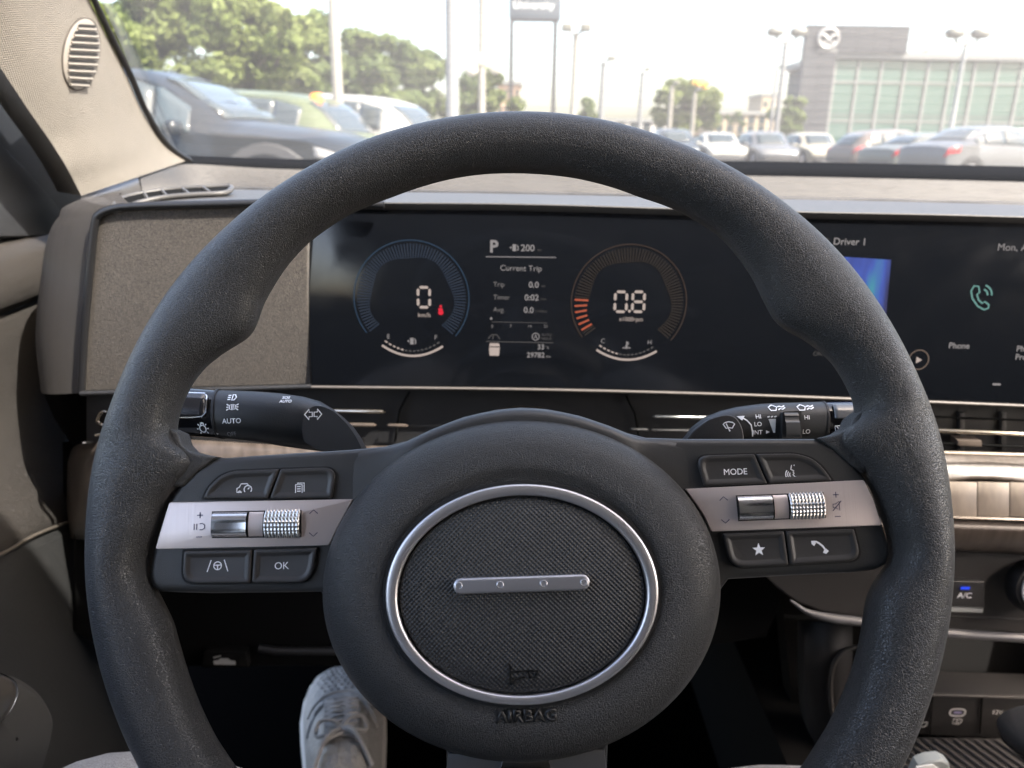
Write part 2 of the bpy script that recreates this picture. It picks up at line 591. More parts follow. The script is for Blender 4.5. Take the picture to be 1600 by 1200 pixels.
M_bronze = brushed('bronze_trim', (.050, .038, .031), (.095, .076, .063), .36, 160, (1.0, 1.0, .03))
M_keys = brushed('bronze_keys', (.15, .122, .095), (.21, .172, .135), .4, 160, (1.0, 1.0, .05))
M_slat = pbr('slat_metal', (.62, .55, .46), .25, metal=.95)
M_slatdark = pbr('slat_bronze', (.075, .058, .047), .4)
M_line = pbr('trim_line', (.11, .098, .09), .5, metal=.3)
M_screen = pbr('screen_glass', (.004, .0048, .0065), .13, spec=.5, rough_var=.05, var_scale=60)
M_pillar = pbr('pillar_cloth', (.215, .195, .168), .8, bump=('weave', 2400, .0006), var=.06, var_scale=60)
M_grille = pbr('grille_beige', (.215, .195, .17), .6)
M_seal = pbr('rubber_seal', (.010, .010, .011), .5)
M_frame = pbr('door_frame', (.016, .018, .022), .5, bump=('noise', 900, .0002))
M_doorlow = pbr('door_lower', (.013, .0135, .0135), .6, bump=('leather', 900, .0003))
M_glass = pane_mat('windscreen_glass', (.56, .585, .585), .3, .028)
M_trouser = cloth_mat('trouser_fabric', (.10, .095, .09), (.42, .40, .37), 1300)

# ================================================================== STEERING WHEEL
EL = R(26)
WN = Vector((0, -math.cos(EL), math.sin(EL)))
WV = Vector((0, math.sin(EL), math.cos(EL)))
WO = Vector((.0045, .2945, CAMZ - .1525))
wf0 = Frame(WO, (1, 0, 0), WV)
_a, _b = wf0.uv(708, 917, .024), wf0.uv(922, 910, .024)
_phi = math.atan2(_b[1] - _a[1], _b[0] - _a[0])
WF = Frame(WO, wf0.U * math.cos(_phi) + wf0.V * math.sin(_phi), wf0.V * math.cos(_phi) - wf0.U * math.sin(_phi))
wheel = thing('steering_wheel', 'dark grey leather-grained steering wheel with silver ringed oval hub and button spokes', 'steering wheel', M=WF.M)
def wu(pts, w=0.0):
    return [WF.uv(x, y, w) for x, y in pts]

# --- rim: radius profiles read at the rim's outline
def polar(pts):
    out = []
    for u, v in wu(pts, 0):
        out.append((math.degrees(math.atan2(v, u)) % 360, math.hypot(u, v)))
    return sorted(out)
inner_px = [(800,272),(750,274),(700,282),(650,296),(612,310),(592,317),(550,335),(495,371),(477,386),(450,416),(427,450),(412,475),(404,499),(395,520),(382,532),(350,552),(320,577),(302,601),(286,635),(277,672),(281,692),(293,704),(312,709),(333,713),
            (307,735),(285,757),(267,782),(255,820),(242,857),(237,890),(246,916),(260,944),(274,972),(287,1020),(300,1062),(320,1112),(340,1152),(372,1199),
            (850,274),(900,280),(950,292),(1000,310),(1037,322),(1065,334),(1100,355),(1125,372),(1150,400),(1175,434),(1192,467),(1205,492),(1215,506),(1230,517),(1257,532),(1280,550),(1300,570),(1318,600),(1332,628),(1335,648),(1330,665),(1316,675),(1300,680),(1281,684),
            (1305,700),(1330,722),(1350,747),(1365,780),(1377,817),(1386,850),(1385,872),(1375,892),(1362,910),(1353,930),(1349,950),(1340,1005),(1330,1042),(1312,1090),(1290,1135),(1270,1167),(1249,1199)]
outer_px = [(407,307),(345,362),(300,407),(262,455),(227,507),(207,542),(186,597),(167,650),(147,722),(137,775),(132,837),(132,900),(137,950),(150,1012),(167,1075),(187,1132),(214,1199),(467,272),(512,244),(575,216),(625,201),(675,189),(750,179),(800,176),(850,176),(925,185),(1000,204),(1050,222),(1125,252),(1175,280),(1200,297),(1237,327),(1275,360),(1312,400),(1350,447),(1387,497),(1425,565),(1437,600),(1462,667),(1477,735),(1486,800),(1488,850),(1486,900),(1477,980),(1460,1055),(1445,1107),(1430,1152),(1414,1199)]
pin, pout = polar(inner_px), polar(outer_px)
# the unseen bottom of the rim closes with its last radii
rb = (min(p[1] for p in pin if 215 < p[0] < 325) + .0)
pin += [(245, .151), (270, .151), (295, .151)]
pin.sort()
ro_c = sum(p[1] for p in pout) / len(pout)
pout += [(245, ro_c), (270, ro_c), (295, ro_c)]
pout.sort()
def interp(tab, a):
    a %= 360
    t = [(tab[-1][0] - 360, tab[-1][1])] + tab + [(tab[0][0] + 360, tab[0][1])]
    for i in range(len(t) - 1):
        if t[i][0] <= a <= t[i + 1][0]:
            d = t[i + 1][0] - t[i][0]
            f = (a - t[i][0]) / d if d > 1e-9 else 0
            return t[i][1] * (1 - f) + t[i + 1][1] * f
    return t[0][1]
NA = 1080
rin = [interp(pin, i * 360 / NA) for i in range(NA)]
rout = [ro_c * .7 + interp(pout, i * 360 / NA) * .3 for i in range(NA)]
def smooth_ring(a, k, n):
    for _ in range(n):
        a = [sum(a[(i + j) % len(a)] for j in range(-k, k + 1)) / (2 * k + 1) for i in range(len(a))]
    return a
rin = smooth_ring(rin, 2, 3)
rout = smooth_ring(rout, 10, 3)
fats = smooth_ring([max(0.0, min(1.0, ((rout[i] - rin[i]) / 2 - .0165) / .012)) for i in range(NA)], 8, 3)
_cl = WF.M.inverted() @ CAMP
CUV, CH = Vector((_cl.x, _cl.y)), _cl.z
rows = []
MS = 40
for i in range(NA):
    th = math.radians(i * 360 / NA)
    ri, ro = rin[i], rout[i]
    a = (ro - ri) / 2
    c = (ro + ri) / 2
    fat = fats[i]
    b = .0150
    rh = Vector((math.cos(th), math.sin(th)))
    tn = abs((rh * c - CUV).dot(rh)) / CH             # slant of the sight line across the section
    ae = math.sqrt(max((.6 * a) ** 2, a * a - (b * tn) ** 2))
    ex = 1.0 - .30 * fat                     # squarer section where the leather runs into the spoke
    row = []
    for j in range(MS):
        t = 2 * math.pi * j / MS
        cs, sn = math.cos(t), math.sin(t)
        inner_flat = 1.0
        x = (ae if cs > 0 else ae * (1 - fat) + a * fat) * math.copysign(abs(cs) ** ex, cs)
        z = b * math.copysign(abs(sn) ** ex, sn)
        if fat > 0 and cs < 0 and sn > 0:    # the wing dips to meet the spoke panel
            kk = fat * (-cs) ** .8
            z = z * (1 - kk) + .0036 * kk
        r_ = c + x
        row.append((r_ * math.cos(th), r_ * math.sin(th), z))
    rows.append(row)
loft('rim', rows, M_leather, wheel, closed_v=True, closed_u=True, world=False, smooth=80)

# pointed leather tails running onto the spokes
rim_o = [c for c in wheel.children if c.name.startswith('rim')][0]
for tail in ([(262,668),(277,675),(283,693),(294,704.5),(312,709.5),(337,713.8),(307,737),(286,760),(262,762),(250,705)], [(1350,640),(1335,652),(1329,666),(1315,675.5),(1299,680.5),(1277,684.3),(1305,703),(1330,726),(1352,740),(1362,690)]):
    prism('rim_tail', wu(tail, .0042), -.008, .0044, M_leather, rim_o, bevel=.0022, seg=4, smooth=60)

# --- spoke shell behind the buttons
spoke_px = [(333,716),(450,708),(545,702),(600,697),(635,688),(675,669),(725,650),(775,639),(813,635.5),(855,638),(905,648),(950,663),(982,676),(1010,683),(1080,685),(1180,685),(1280,685),
            (1307,699),(1334,721),(1354,746),(1369,779),(1381,816),(1391,850),(1393,866),(1388,882),(1371,891),(1330,896),(1240,900),(1140,906),(1100,960),(1040,1060),(952,1140),(949,1210),(697,1212),(697,1170),(600,1080),(520,960),(500,926),
            (330,928),(250,926),(236,918),(231,902),(232,886),(238,856),(250,819),(263,780),(281,755),(304,733)]
prism('spoke', wu(spoke_px, .003), -.020, .003, M_spoke, wheel, bevel=.0035, seg=4, smooth=50)
prism('lower_spoke_trim', wu([(700,1178),(945,1171),(949,1214),(696,1214)], .0038), .0, .0038, pbr('spoke_grey_metal', (.17, .17, .17), .38, metal=.7), wheel, bevel=.001)
prism('spoke_insert', wu([(785,1188),(858,1188),(866,1212),(778,1212)], .0048), .0, .0052, M_chrome, wheel, bevel=.001)
# smooth collar rising from the shell's edge to the hub
arch = cat_rom([(*p, 0) for p in [(545,702),(600,697),(635,688),(675,669),(725,650),(775,639),(813,635.5),(855,638),(905,648),(950,663),(982,676),(1010,683),(1085,685)]], 4)
rows = []
for f, z in ((0, -.012), (0.0, -.004), (.03, .0008), (.10, .0036), (.22, .0056), (.40, .0068), (.70, .0074), (1.0, .0074)):
    row = []
    for i, p in enumerate(arch):
        yh = 930 - 268 * math.sqrt(max(0, 1 - ((p.x - 815) / 313) ** 2))
        e = min(1.0, math.sin(math.pi * i / (len(arch) - 1)) * 1.6)
        zz = z if z < 0 else .0030 + (z - .0030) * e if z > .003 else z
        u, v = WF.uv(p.x, p.y + (yh - p.y) * f, .003)
        row.append((u, v, zz - .0002))
    rows.append(row)
loft('spoke_collar', rows, M_spoke, wheel, world=False, smooth=70)

def px_poly(pts, w, grow=0.0):
    q = wu(pts, w)
    if grow:
        c = sum((Vector(p) for p in q), Vector((0, 0))) / len(q)
        q = [tuple(Vector(p) + (Vector(p) - c).normalized() * grow) for p in q]
    return q
def button(label, pts, radii, w=.0052):
    base = px_poly(pts, w)
    rr = [r * .00028 for r in radii]
    rows = []
    for d, z, k in ((0, .0030, 1), (0, w - .0006, 1), (.00025, w - .00012, 1), (.0007, w, 1), (.0016, w - .00005, .9), (.0024, w - .0006, .7), (.0030, w - .0007, .6)):
        rows.append([(p[0], p[1], z) for p in rounded(offset_poly(base, d), [max(.0003, q * k) for q in rr], 6)])
    o = loft('button', rows, M_button, wheel, closed_v=True, caps=True, world=False, smooth=45)
    prism('button_gap', rounded(offset_poly(px_poly(pts, .0034), -.0006), rr, 6), .0028, .00345, M_gap, o)
    o['label'] = label
    return o
WT = .0052 - .0007 + .00012       # height of the sunken button face, for printing
b_cruise = button('upper spoke button with a car and dial symbol', [(317,779),(324,763),(341,745),(362,736),(435,733),(418,779)], [4, 30, 40, 30, 3, 3])
b_page = button('upper spoke button with a stacked pages symbol', [(438,733),(526,730),(518,778.5),(421,779.5)], [3, 22, 3, 3])
b_lane = button('lower spoke button with a steering wheel between lane lines', [(287,861),(393,859),(390.5,911),(284,912)], [3, 3, 3, 28])
b_ok = button('lower spoke button reading OK', [(396.5,859),(495,856),(486,911),(393,911)], [3, 3, 24, 3])
b_mode = button('upper spoke button reading MODE', [(1087,712),(1179,709.5),(1199.5,756),(1101,759.5)], [20, 3, 3, 3])
b_voice = button('upper spoke button with a speaking head symbol', [(1182.5,709.5),(1244,708.5),(1269,716),(1285,729),(1301,751),(1202.5,755)], [3, 30, 40, 30, 4, 3])
b_star = button('lower spoke button with a white star', [(1130,834),(1225.5,830),(1232.5,883),(1142,888)], [3, 3, 3, 24])
b_phone = button('lower spoke button with a white handset', [(1229,830),(1334.8,826.5),(1347,876),(1236,882.5)], [3, 3, 34, 3])

PXM = WF.scale(815, 900, .005)    # metres per pixel on the wheel
def W(x, y, w=WT):
    return WF.uv(x, y, w)
text('lettering', 'OK', *W(440, 884.5), WT, 11 * PXM, M_white, b_ok, bold=-.00002)
text('lettering', 'MODE', *W(1149, 737.5), WT, 9.6 * PXM, M_white, b_mode, sx=.98)
star = [(math.sin(k * math.pi / 5) * (1 if k % 2 == 0 else .42), math.cos(k * math.pi / 5) * (1 if k % 2 == 0 else .42)) for k in range(10)]
icon('icon', [('f', [star[9], star[0], star[1], (0, 0)]), ('f', [star[1], star[2], star[3], (0, 0)]), ('f', [star[3], star[4], star[5], (0, 0)]), ('f', [star[5], star[6], star[7], (0, 0)]), ('f', [star[7], star[8], star[9], (0, 0)])], *W(1185.7, 859), 10.5 * PXM, WT, 1, M_white, b_star)
handset = [('s', [(-.95, .55), (-.55, .62), (-.1, .35), (.35, -.05), (.62, -.45), (.68, -.75)], False, .8), ('s', [(-1.0, .75), (-.98, .42), (-.72, .22)], False, 1.6), ('s', [(.98, -.58), (.68, -.88), (.42, -.72)], False, 1.6)]
icon('icon', handset, *W(1281.7, 853), 11 * PXM, WT, 3.6 * PXM, M_white, b_phone)
lane = [('s', circ(0, 0, .5, 20), True), ('s', [(-.5, .08), (.5, .08)]), ('s', [(0, .05), (0, -.5)]), ('f', circ(0, .02, .14, 10)), ('s', [(-1.35, -.75), (-.85, .75)]), ('s', [(1.35, -.75), (.85, .75)])]
icon('icon', lane, *W(340, 884), 12 * PXM, WT, 1.5 * PXM, M_white, b_lane)
carsp = [('s', [(-.35, -.5), (-1.0, -.5), (-1.0, .0), (-.7, .15), (-.45, .6), (.35, .6), (.55, .3)]), ('s', circ(-.62, -.5, .17, 8), True), ('s', circ(.45, -.15, .5, 14, -40, 220)), ('s', [(.45, -.15), (.65, .1)])]
icon('icon', carsp, *W(382, 763), 12 * PXM, WT, 1.5 * PXM, M_white, b_cruise)
pages = [('s', [(-.75, .55), (.4, .55), (.4, -1.0), (-.75, -1.0)], True), ('s', [(-.5, .8), (.75, .8), (.75, -.7)]), ('s', [(-.5, .2), (.15, .2)]), ('s', [(-.5, -.2), (.15, -.2)]), ('s', [(-.5, -.6), (.15, -.6)])]
icon('icon', pages, *W(468.5, 762), 9 * PXM, WT, 1.5 * PXM, M_white, b_page)
head = [('s', [(.15, 1.0), (.0, .35), (.45, .1), (.3, -.05), (.45, -.25), (.25, -.45), (.5, -.75), (1.0, -.85)]), ('f', circ(.55, .95, .1, 6)), ('s', circ(.2, -.45, .45, 8, 140, 220)), ('s', circ(.2, -.45, .75, 8, 140, 220)), ('s', circ(.2, -.45, 1.05, 8, 140, 220))]
icon('icon', head, *W(1236, 737), 10.5 * PXM, WT, 1.4 * PXM, M_white, b_voice)

# --- satin strips with rollers
def strip(px, win, roll, symL, symR, sideL):
    w = .0050
    s = prism('metal_strip', rounded(px_poly(px, w), .0008, 3), .0028, w, M_satin, wheel, bevel=.0005, seg=2)
    ww = .0052
    prism('roller_slot', px_poly(win, ww), .0045, ww, M_gap, s)
    # rollers turn about the strip's length
    A = Vector((*WF.uv(*win[0], .0055), 0)); B = Vector((*WF.uv(*win[1], .0055), 0)); D = Vector((*WF.uv(*win[3], .0055), 0))
    ax = (B - A); Lw = ax.length; ax.normalize()
    up = (A - D); H = up.length; up = up - ax * up.dot(ax); up.normalize()
    mid = (A + D) / 2
    rr = H * .5
    def roller(name, f0, f1, mat, kind):
        rows = []
        n = 60 if kind == 'knurl' else 28
        m = 61 if kind == 'knurl' else 6
        for i in range(m):
            s_ = f0 + (f1 - f0) * i / (m - 1)
            row = []
            for j in range(n + 1):
                t = math.pi * j / n
                r_ = rr * .92
                if kind == 'knurl':
                    r_ += .00075 * max(0, math.sin(i * math.pi / 6) ** 2 + math.sin(j * math.pi / 6) ** 2 - .8) if 0 < i < m - 1 else -.0004
                h = math.sin(t) * r_ * (.55 if kind != 'flat' else .32)
                if kind == 'lever':
                    h = min(h, r_ * .50)
                    if .2 < (s_ - f0) / (f1 - f0) < .82 and .9 < t < 1.9:
                        h -= .0004
                p = mid + ax * (Lw * s_) + up * (-math.cos(t) * r_)
                row.append((p.x, p.y, ww + h))
            rows.append(row)
        return loft(name, rows, mat, s, world=False, smooth=30 if kind == 'knurl' else 60)
    roller('roller', .01, .395, pbr('roller_satin', (.62, .62, .63), .26, metal=.95), 'lever')
    roller('roller_divider', .415, .575, M_satin, 'flat')
    roller('knurled_wheel', .59, .985, pbr('knurl_metal', (.55, .54, .53), .3, metal=.9), 'knurl')
    return s
W5 = .00515
sL = strip([(264.5,785),(551,780),(539,802),(526,826),(513.5,852),(243,858),(251,829)], [(331,799),(471,797),(471,839),(331,841)], None, None, None, 0)
sR = strip([(1071,764),(1350,750),(1364,779),(1378,821),(1111.5,830.5),(1102,808),(1090,790)], [(1149.7,774),(1286.7,769),(1290.8,809),(1153.8,814.5)], None, None, None, 1)
up_c = [('s', [(-1, -.45), (0, .45), (1, -.45)])]
dn_c = [('s', [(-1, .45), (0, -.45), (1, .45)])]
plus = [('s', [(-1, 0), (1, 0)]), ('s', [(0, -1), (0, 1)])]
minus = [('s', [(-1, 0), (1, 0)])]
LW = 1.3 * PXM
icon('symbol', up_c, *W(490, 799.6, W5), 6.5 * PXM, W5, LW, M_blueprint, sL)
icon('symbol', dn_c, *W(489.5, 835, W5), 6.5 * PXM, W5, LW, M_blueprint, sL)
icon('symbol', plus, *W(312.5, 805, W5), 4.6 * PXM, W5, LW, M_blueprint, sL)
icon('symbol', minus, *W(311, 839, W5), 4.6 * PXM, W5, LW, M_blueprint, sL)
icon('symbol', [('s', [(-1.1, -.6), (-1.1, .6)]), ('s', [(-.6, -.6), (-.6, .6)]), ('s', [(0, .6), (.5, .6), (.95, .3), (.95, -.3), (.5, -.6), (0, -.6)])], *W(312, 823, W5), 8 * PXM, W5, LW, M_blueprint, sL)
icon('symbol', up_c, *W(1130.7, 779, W5), 6.5 * PXM, W5, LW, M_blueprint, sR)
icon('symbol', dn_c, *W(1133.5, 814.5, W5), 6.5 * PXM, W5, LW, M_blueprint, sR)
icon('symbol', plus, *W(1306, 773, W5), 4.6 * PXM, W5, LW, M_blueprint, sR)
icon('symbol', minus, *W(1309, 807, W5), 4.6 * PXM, W5, LW, M_blueprint, sR)
icon('symbol', [('s', [(-.8, .35), (-.3, .35), (.45, .9), (.45, -.9), (-.3, -.35), (-.8, -.35)], True), ('s', [(-.9, -.95), (.9, .95)])], *W(1308, 790.3, W5), 8 * PXM, W5, LW, M_blueprint, sR)

# --- hub dome (an ellipse), ring, pad, emblem bar
def ell(pxl, pxr, pxt, pxb, w):
    l, r_, t, b = W(*pxl, w), W(*pxr, w), W(*pxt, w), W(*pxb, w)
    return (((l[0] + r_[0]) / 2, (t[1] + b[1]) / 2), (r_[0] - l[0]) / 2, (t[1] - b[1]) / 2)
(hc, ha, hb) = ell((501.5,921), (1128,906), (816,655), (814,1194), .008)
prof = [(1.0, -.004), (1.0, .004), (.995, .0070), (.982, .0098), (.955, .0128), (.92, .0152), (.88, .0172), (.84, .0186), (.80, .0196), (.76, .0202), (.72, .0203), (.69, .0199), (.665, .0188), (.64, .0180), (.3, .0182), (.02, .0182)]
rows = []
for k, (fr_, w_) in enumerate(prof):
    rows.append([(hc[0] + ha * fr_ * math.cos(2 * math.pi * j / 120), hc[1] + hb * fr_ * math.sin(2 * math.pi * j / 120), w_) for j in range(120)])
hub = loft('airbag_cover', rows, M_hubleather, wheel, closed_v=True, world=False, caps=True, smooth=60)
(rc, ra, rbb) = ell((602,929), (1029.5,925), (817,756), (817,1103), .0215)
(ic, ia, ib) = ell((620.5,929), (1011,925), (817,774), (817,1087.5), .0215)
rows = []
for j in range(140):
    t = 2 * math.pi * j / 140
    o_ = Vector((rc[0] + ra * math.cos(t), rc[1] + rbb * math.sin(t), 0))
    i_ = Vector((ic[0] + ia * math.cos(t), ic[1] + ib * math.sin(t), 0))
    row = []
    for f_, z_ in ((0, .018), (0, .0208), (.06, .0216), (.2, .0219), (.8, .0219), (.95, .0215), (1, .0206), (1, .018)):
        p = o_.lerp(i_, f_)
        row.append((p.x, p.y, z_))
    rows.append(row)
loft('hub_ring', rows, M_ring, wheel, closed_v=True, closed_u=True, world=False, smooth=50)
# dark joint round the ring, both sides
for nm, c_, a_, b_, zz in (('ring_gap', rc, ra + .0006, rbb + .0006, .0197),):
    bm = bmesh.new()
    stroke(bm, [(c_[0] + a_ * math.cos(2 * math.pi * j / 140), c_[1] + b_ * math.sin(2 * math.pi * j / 140)) for j in range(140)], .0016, zz, True)
    from_bm(nm, bm, M_gap, wheel)
rows = []
for fr_, w_ in ((.985, .017), (.985, .0198), (.96, .0206), (.8, .0211), (.5, .0214), (.2, .0215), (.01, .0215)):
    rows.append([(ic[0] + ia * fr_ * math.cos(2 * math.pi * j / 120), ic[1] + ib * fr_ * math.sin(2 * math.pi * j / 120), w_) for j in range(120)])
pad = loft('horn_pad', rows, M_pad, wheel, closed_v=True, world=False, caps=True, smooth=60)
a_, b_ = Vector(W(708, 916.5, .024)), Vector(W(922, 910, .024))
h_ = 11.2 * PXM
c_ = (a_ + b_) / 2
hl = (b_ - a_).length / 2
stad = []
for s_ in (1, -1):
    for k in range(13):
        t = -math.pi / 2 + math.pi * k / 12
        stad.append((c_.x + s_ * (hl - h_ + h_ * math.cos(t)), c_.y + s_ * h_ * math.sin(t)))
bar = prism('emblem_bar', stad, .0205, .0240, M_emblem, wheel, bevel=.0011, seg=4, smooth=50)
for x, y in ((717, 915.3), (781.5, 914), (849.5, 912.3), (912.5, 910.5)):
    u, v = W(x, y, .024)
    bm = bmesh.new()
    ringv = [[bm.verts.new((u + r_ * math.cos(2 * math.pi * k / 16), v + r_ * math.sin(2 * math.pi * k / 16), z_)) for k in range(16)] for r_, z_ in ((.00150, .02402), (.00125, .02416), (.00105, .02409), (.0006, .02405))]
    for i in range(3):
        for k in range(16):
            bm.faces.new((ringv[i][k], ringv[i][(k + 1) % 16], ringv[i + 1][(k + 1) % 16], ringv[i + 1][k]))
    bm.faces.new(ringv[3])
    from_bm('stud', bm, M_emblem, bar)
M_emboss = pbr('emboss', (.012, .012, .012), .5)
hz = .0216
M_emboss2 = pbr('emboss_gloss', (.012, .012, .012), .22)
horn = [('f', [(-1, .75), (-.85, .5), (-.85, -.55), (-1, -.85)]), ('s', [(-.85, .12), (1, .12)], False, 1.0), ('s', [(-.9, -.75), (-.55, -.4), (0, -.25), (.1, -.25)], False, 1.0), ('s', [(1, .12), (.75, -.3), (.45, -.3), (.3, .1)], False, 1.0)]
icon('horn_symbol', horn, *W(818, 1052, hz), 21 * PXM, hz, 3.2 * PXM, M_emboss2, pad)
text('lettering', 'AIRBAG', *W(823, 1119.5, .0205), .0200, 17 * PXM, M_emboss, hub, th=.0006, spacing=1.06, bold=.0002)

# ================================================================== STALKS (behind the wheel)
def stalk_surface(axis_px, w, radii, name_parts, side):
    pass
def make_stalk(name, label, ctr, w, mat_ranges, parent_part):
    """ctr: list of (x, ytop, ybottom) pixel stations on the plane w; builds rounded sections"""
    st = []
    for x, yt, yb in ctr:
        t, b = Vector(WF.uv(x, yt, w)), Vector(WF.uv(x, yb, w))
        st.append((t, b))
    return st
def stalk_rows(st, w, i0, i1, sub=1, depth=1.0, grow=0.0):
    rows = []
    for t, b in st[i0:i1]:
        c = (t + b) / 2
        h = (t - b).length / 2 + grow
        up = (t - b).normalized()
        row = []
        for k in range(28):
            a = 2 * math.pi * k / 28
            cs, sn = math.cos(a), math.sin(a)
            y_ = h * math.copysign(abs(sn) ** .85, sn)
            z_ = h * depth * math.copysign(abs(cs) ** .85, cs)
            p = c + up * y_
            row.append((p.x, p.y, w + z_))
        rows.append(row)
    return rows
def stalk_wrap(st, w, lift=.0005, depth=1.0, grow=0.0):
    def f(u, v):
        xs = [(q[0].x + q[1].x) / 2 for q in st]
        i = 0
        while i < len(st) - 2 and u > xs[i + 1]:
            i += 1
        g = max(0.0, min(1.0, (u - xs[i]) / max(1e-6, xs[i + 1] - xs[i])))
        t, b = st[i][0].lerp(st[i + 1][0], g), st[i][1].lerp(st[i + 1][1], g)
        h = (t - b).length / 2 + grow
        c = (t + b) / 2
        s = max(-.97, min(.97, (v - c.y) / h))
        sn = abs(s) ** (1 / .85)
        return w + h * depth * (max(0, 1 - sn * sn) ** .5) ** .85 + lift
    return f
# left: lights
WSL = -.062
kn = [(205,598,672),(245,601,676),(285,605,681),(335,608.5,684),(344,609.5,685)]
bd = [(346,610,684),(400,612,690),(440,615,697),(475,620,702),(500,627,705),(522,640,708),(542,658,711),(556,676,713),(570,698,715),(590,716,724)]
stA = make_stalk('', '', kn, WSL, None, None)
stB = make_stalk('', '', bd, WSL, None, None)
ls = thing('light_stalk', 'black light control stalk with AUTO and turn arrow marks, left behind the steering wheel', 'control stalk', M=WF.M)
body = loft('stalk_body', stalk_rows(stB, WSL, 0, 10), M_stalk, ls, closed_v=True, world=False, caps=True, smooth=50)
knob = loft('stalk_knob', stalk_rows(stA, WSL, 0, 5), M_gloss, ls, closed_v=True, world=False, caps=True, smooth=50)
wA, wB = stalk_wrap(stA, WSL), stalk_wrap(stB, WSL)
loft('stalk_collar', stalk_rows(make_stalk('', '', [(344,608,686),(347.5,608,686)], WSL, None, None), WSL, 0, 2), M_black, ls, closed_v=True, world=False, caps=True)
# raised polished tab of the knob
tabw = lambda u, v: wA(u, v) + .0004
def wrapped_patch(name, px, st, w, mat, parent, lift, sub=10):
    rows = []
    fW = stalk_wrap(st, w, lift)
    (x0, y0), (x1, y1) = px
    for i in range(sub + 1):
        row = []
        for j in range(sub + 1):
            u, v = WF.uv(x0 + (x1 - x0) * i / sub, y0 + (y1 - y0) * j / sub, w + .012)
            row.append((u, v, fW(u, v)))
        rows.append(row)
    return loft(name, rows, mat, parent, world=False, thick=.0006, smooth=40)
wrapped_patch('knob_tab', ((240, 613), (321, 651)), stA, WSL, pbr('tab_gloss', (.02, .02, .022), .16, spec=.8), knob, .0007)
wz = WSL + .013
def S(x, y, z=wz):
    return WF.uv(x, y, z)
PXS = WF.scale(450, 650, wz)
def tubefr(pts, wdt, mat, parent, nm):
    bm = bmesh.new()
    fW = stalk_wrap(stA, WSL, .0015)
    stroke(bm, [S(*p) for p in pts], wdt, 0, False, fW)
    return from_bm(nm, bm, mat, parent)
tubefr([(240,652.5),(300,652.5),(316,651),(322,645),(323,630),(322,618),(317,613),(240,611.5)], 1.8 * PXS, M_chrome, knob, 'tab_edge')
bulb = [('s', circ(0, 0, .5, 16), True)] + [('s', [(.68 * math.cos(R(a)), .68 * math.sin(R(a))), (.95 * math.cos(R(a)), .95 * math.sin(R(a)))]) for a in range(-45, 226, 45)] + [('s', [(-.22, .5), (-.22, .85), (.22, .85), (.22, .5)])]
icon('icon', bulb, *S(313.5, 669), 10 * PXS, 0, 1.7 * PXS, M_white, knob, wrap=wA)
icon('icon', [('f', [(-.8, .8), (.9, 0), (-.8, -.8)])], *S(332, 676.5), 4 * PXS, 0, 1, M_white, knob, wrap=wA)
text('lettering', 'AUTO', *S(361.5, 658), 0, 7.6 * PXS, M_white, body, wrap=wB, bold=.00004)
text('lettering', 'OFF', *S(357, 677.5), 0, 6.2 * PXS, M_greyprint, body, wrap=wB)
text('lettering', 'SOS', *S(444, 620), 0, 4.6 * PXS, M_white, body, wrap=wB, bold=.00005)
text('lettering', 'AUTO', *S(445, 626.5), 0, 4.6 * PXS, M_white, body, wrap=wB, bold=.00005)
fog = [('s', [(-1, .5), (-.35, .5)]), ('s', [(-1, 0), (-.35, 0)]), ('s', [(-1, -.5), (-.35, -.5)]), ('s', [(0, .7), (0, -.7), (.5, -.65), (.9, 0), (.5, .65)], True)]
icon('icon', fog, *S(361, 620), 7 * PXS, 0, 1.8 * PXS, M_white, body, wrap=wB)
pos = [('s', [(-.15, .6), (-.15, -.6), (-.6, -.4), (-.6, .4)], True), ('s', [(.15, .6), (.15, -.6), (.6, -.4), (.6, .4)], True)] + [('s', [(s_ * .8, y_ * .7), (s_ * 1.25, y_ * 1.3)]) for s_ in (-1, 1) for y_ in (-.5, 0, .5)]
icon('icon', pos, *S(363, 636), 7.5 * PXS, 0, 1.6 * PXS, M_white, body, wrap=wB)
# flat end face with the turn arrows
face_px = [(474,690),(471,665),(476,645),(488,634.5),(503,634),(522,643),(542,662),(556,682),(566,702),(500,704)]
fz = WSL + .0155
prism('stalk_face', rounded([WF.uv(x, y, fz) for x, y in face_px], .002, 4), WSL, fz, pbr('stalk_face', (.014, .014, .015), .5, bump=('noise', 1800, .0001)), ls, bevel=.0016, seg=4, smooth=50)
arrow = [('s', [(-.1, .38), (-.1, .2), (.02, .2)], False)]
def arr(sg):
    p = [(.12, .3), (.55, .3), (.55, .72), (1.15, 0), (.55, -.72), (.55, -.3), (.12, -.3)]
    return ('s', [(sg * x, y) for x, y in p], True)
icon('icon', [arr(1), arr(-1)], *WF.uv(489.5, 647.5, fz), 11.5 * PXS, fz + .0002, 1.9 * PXS, M_white, ls)

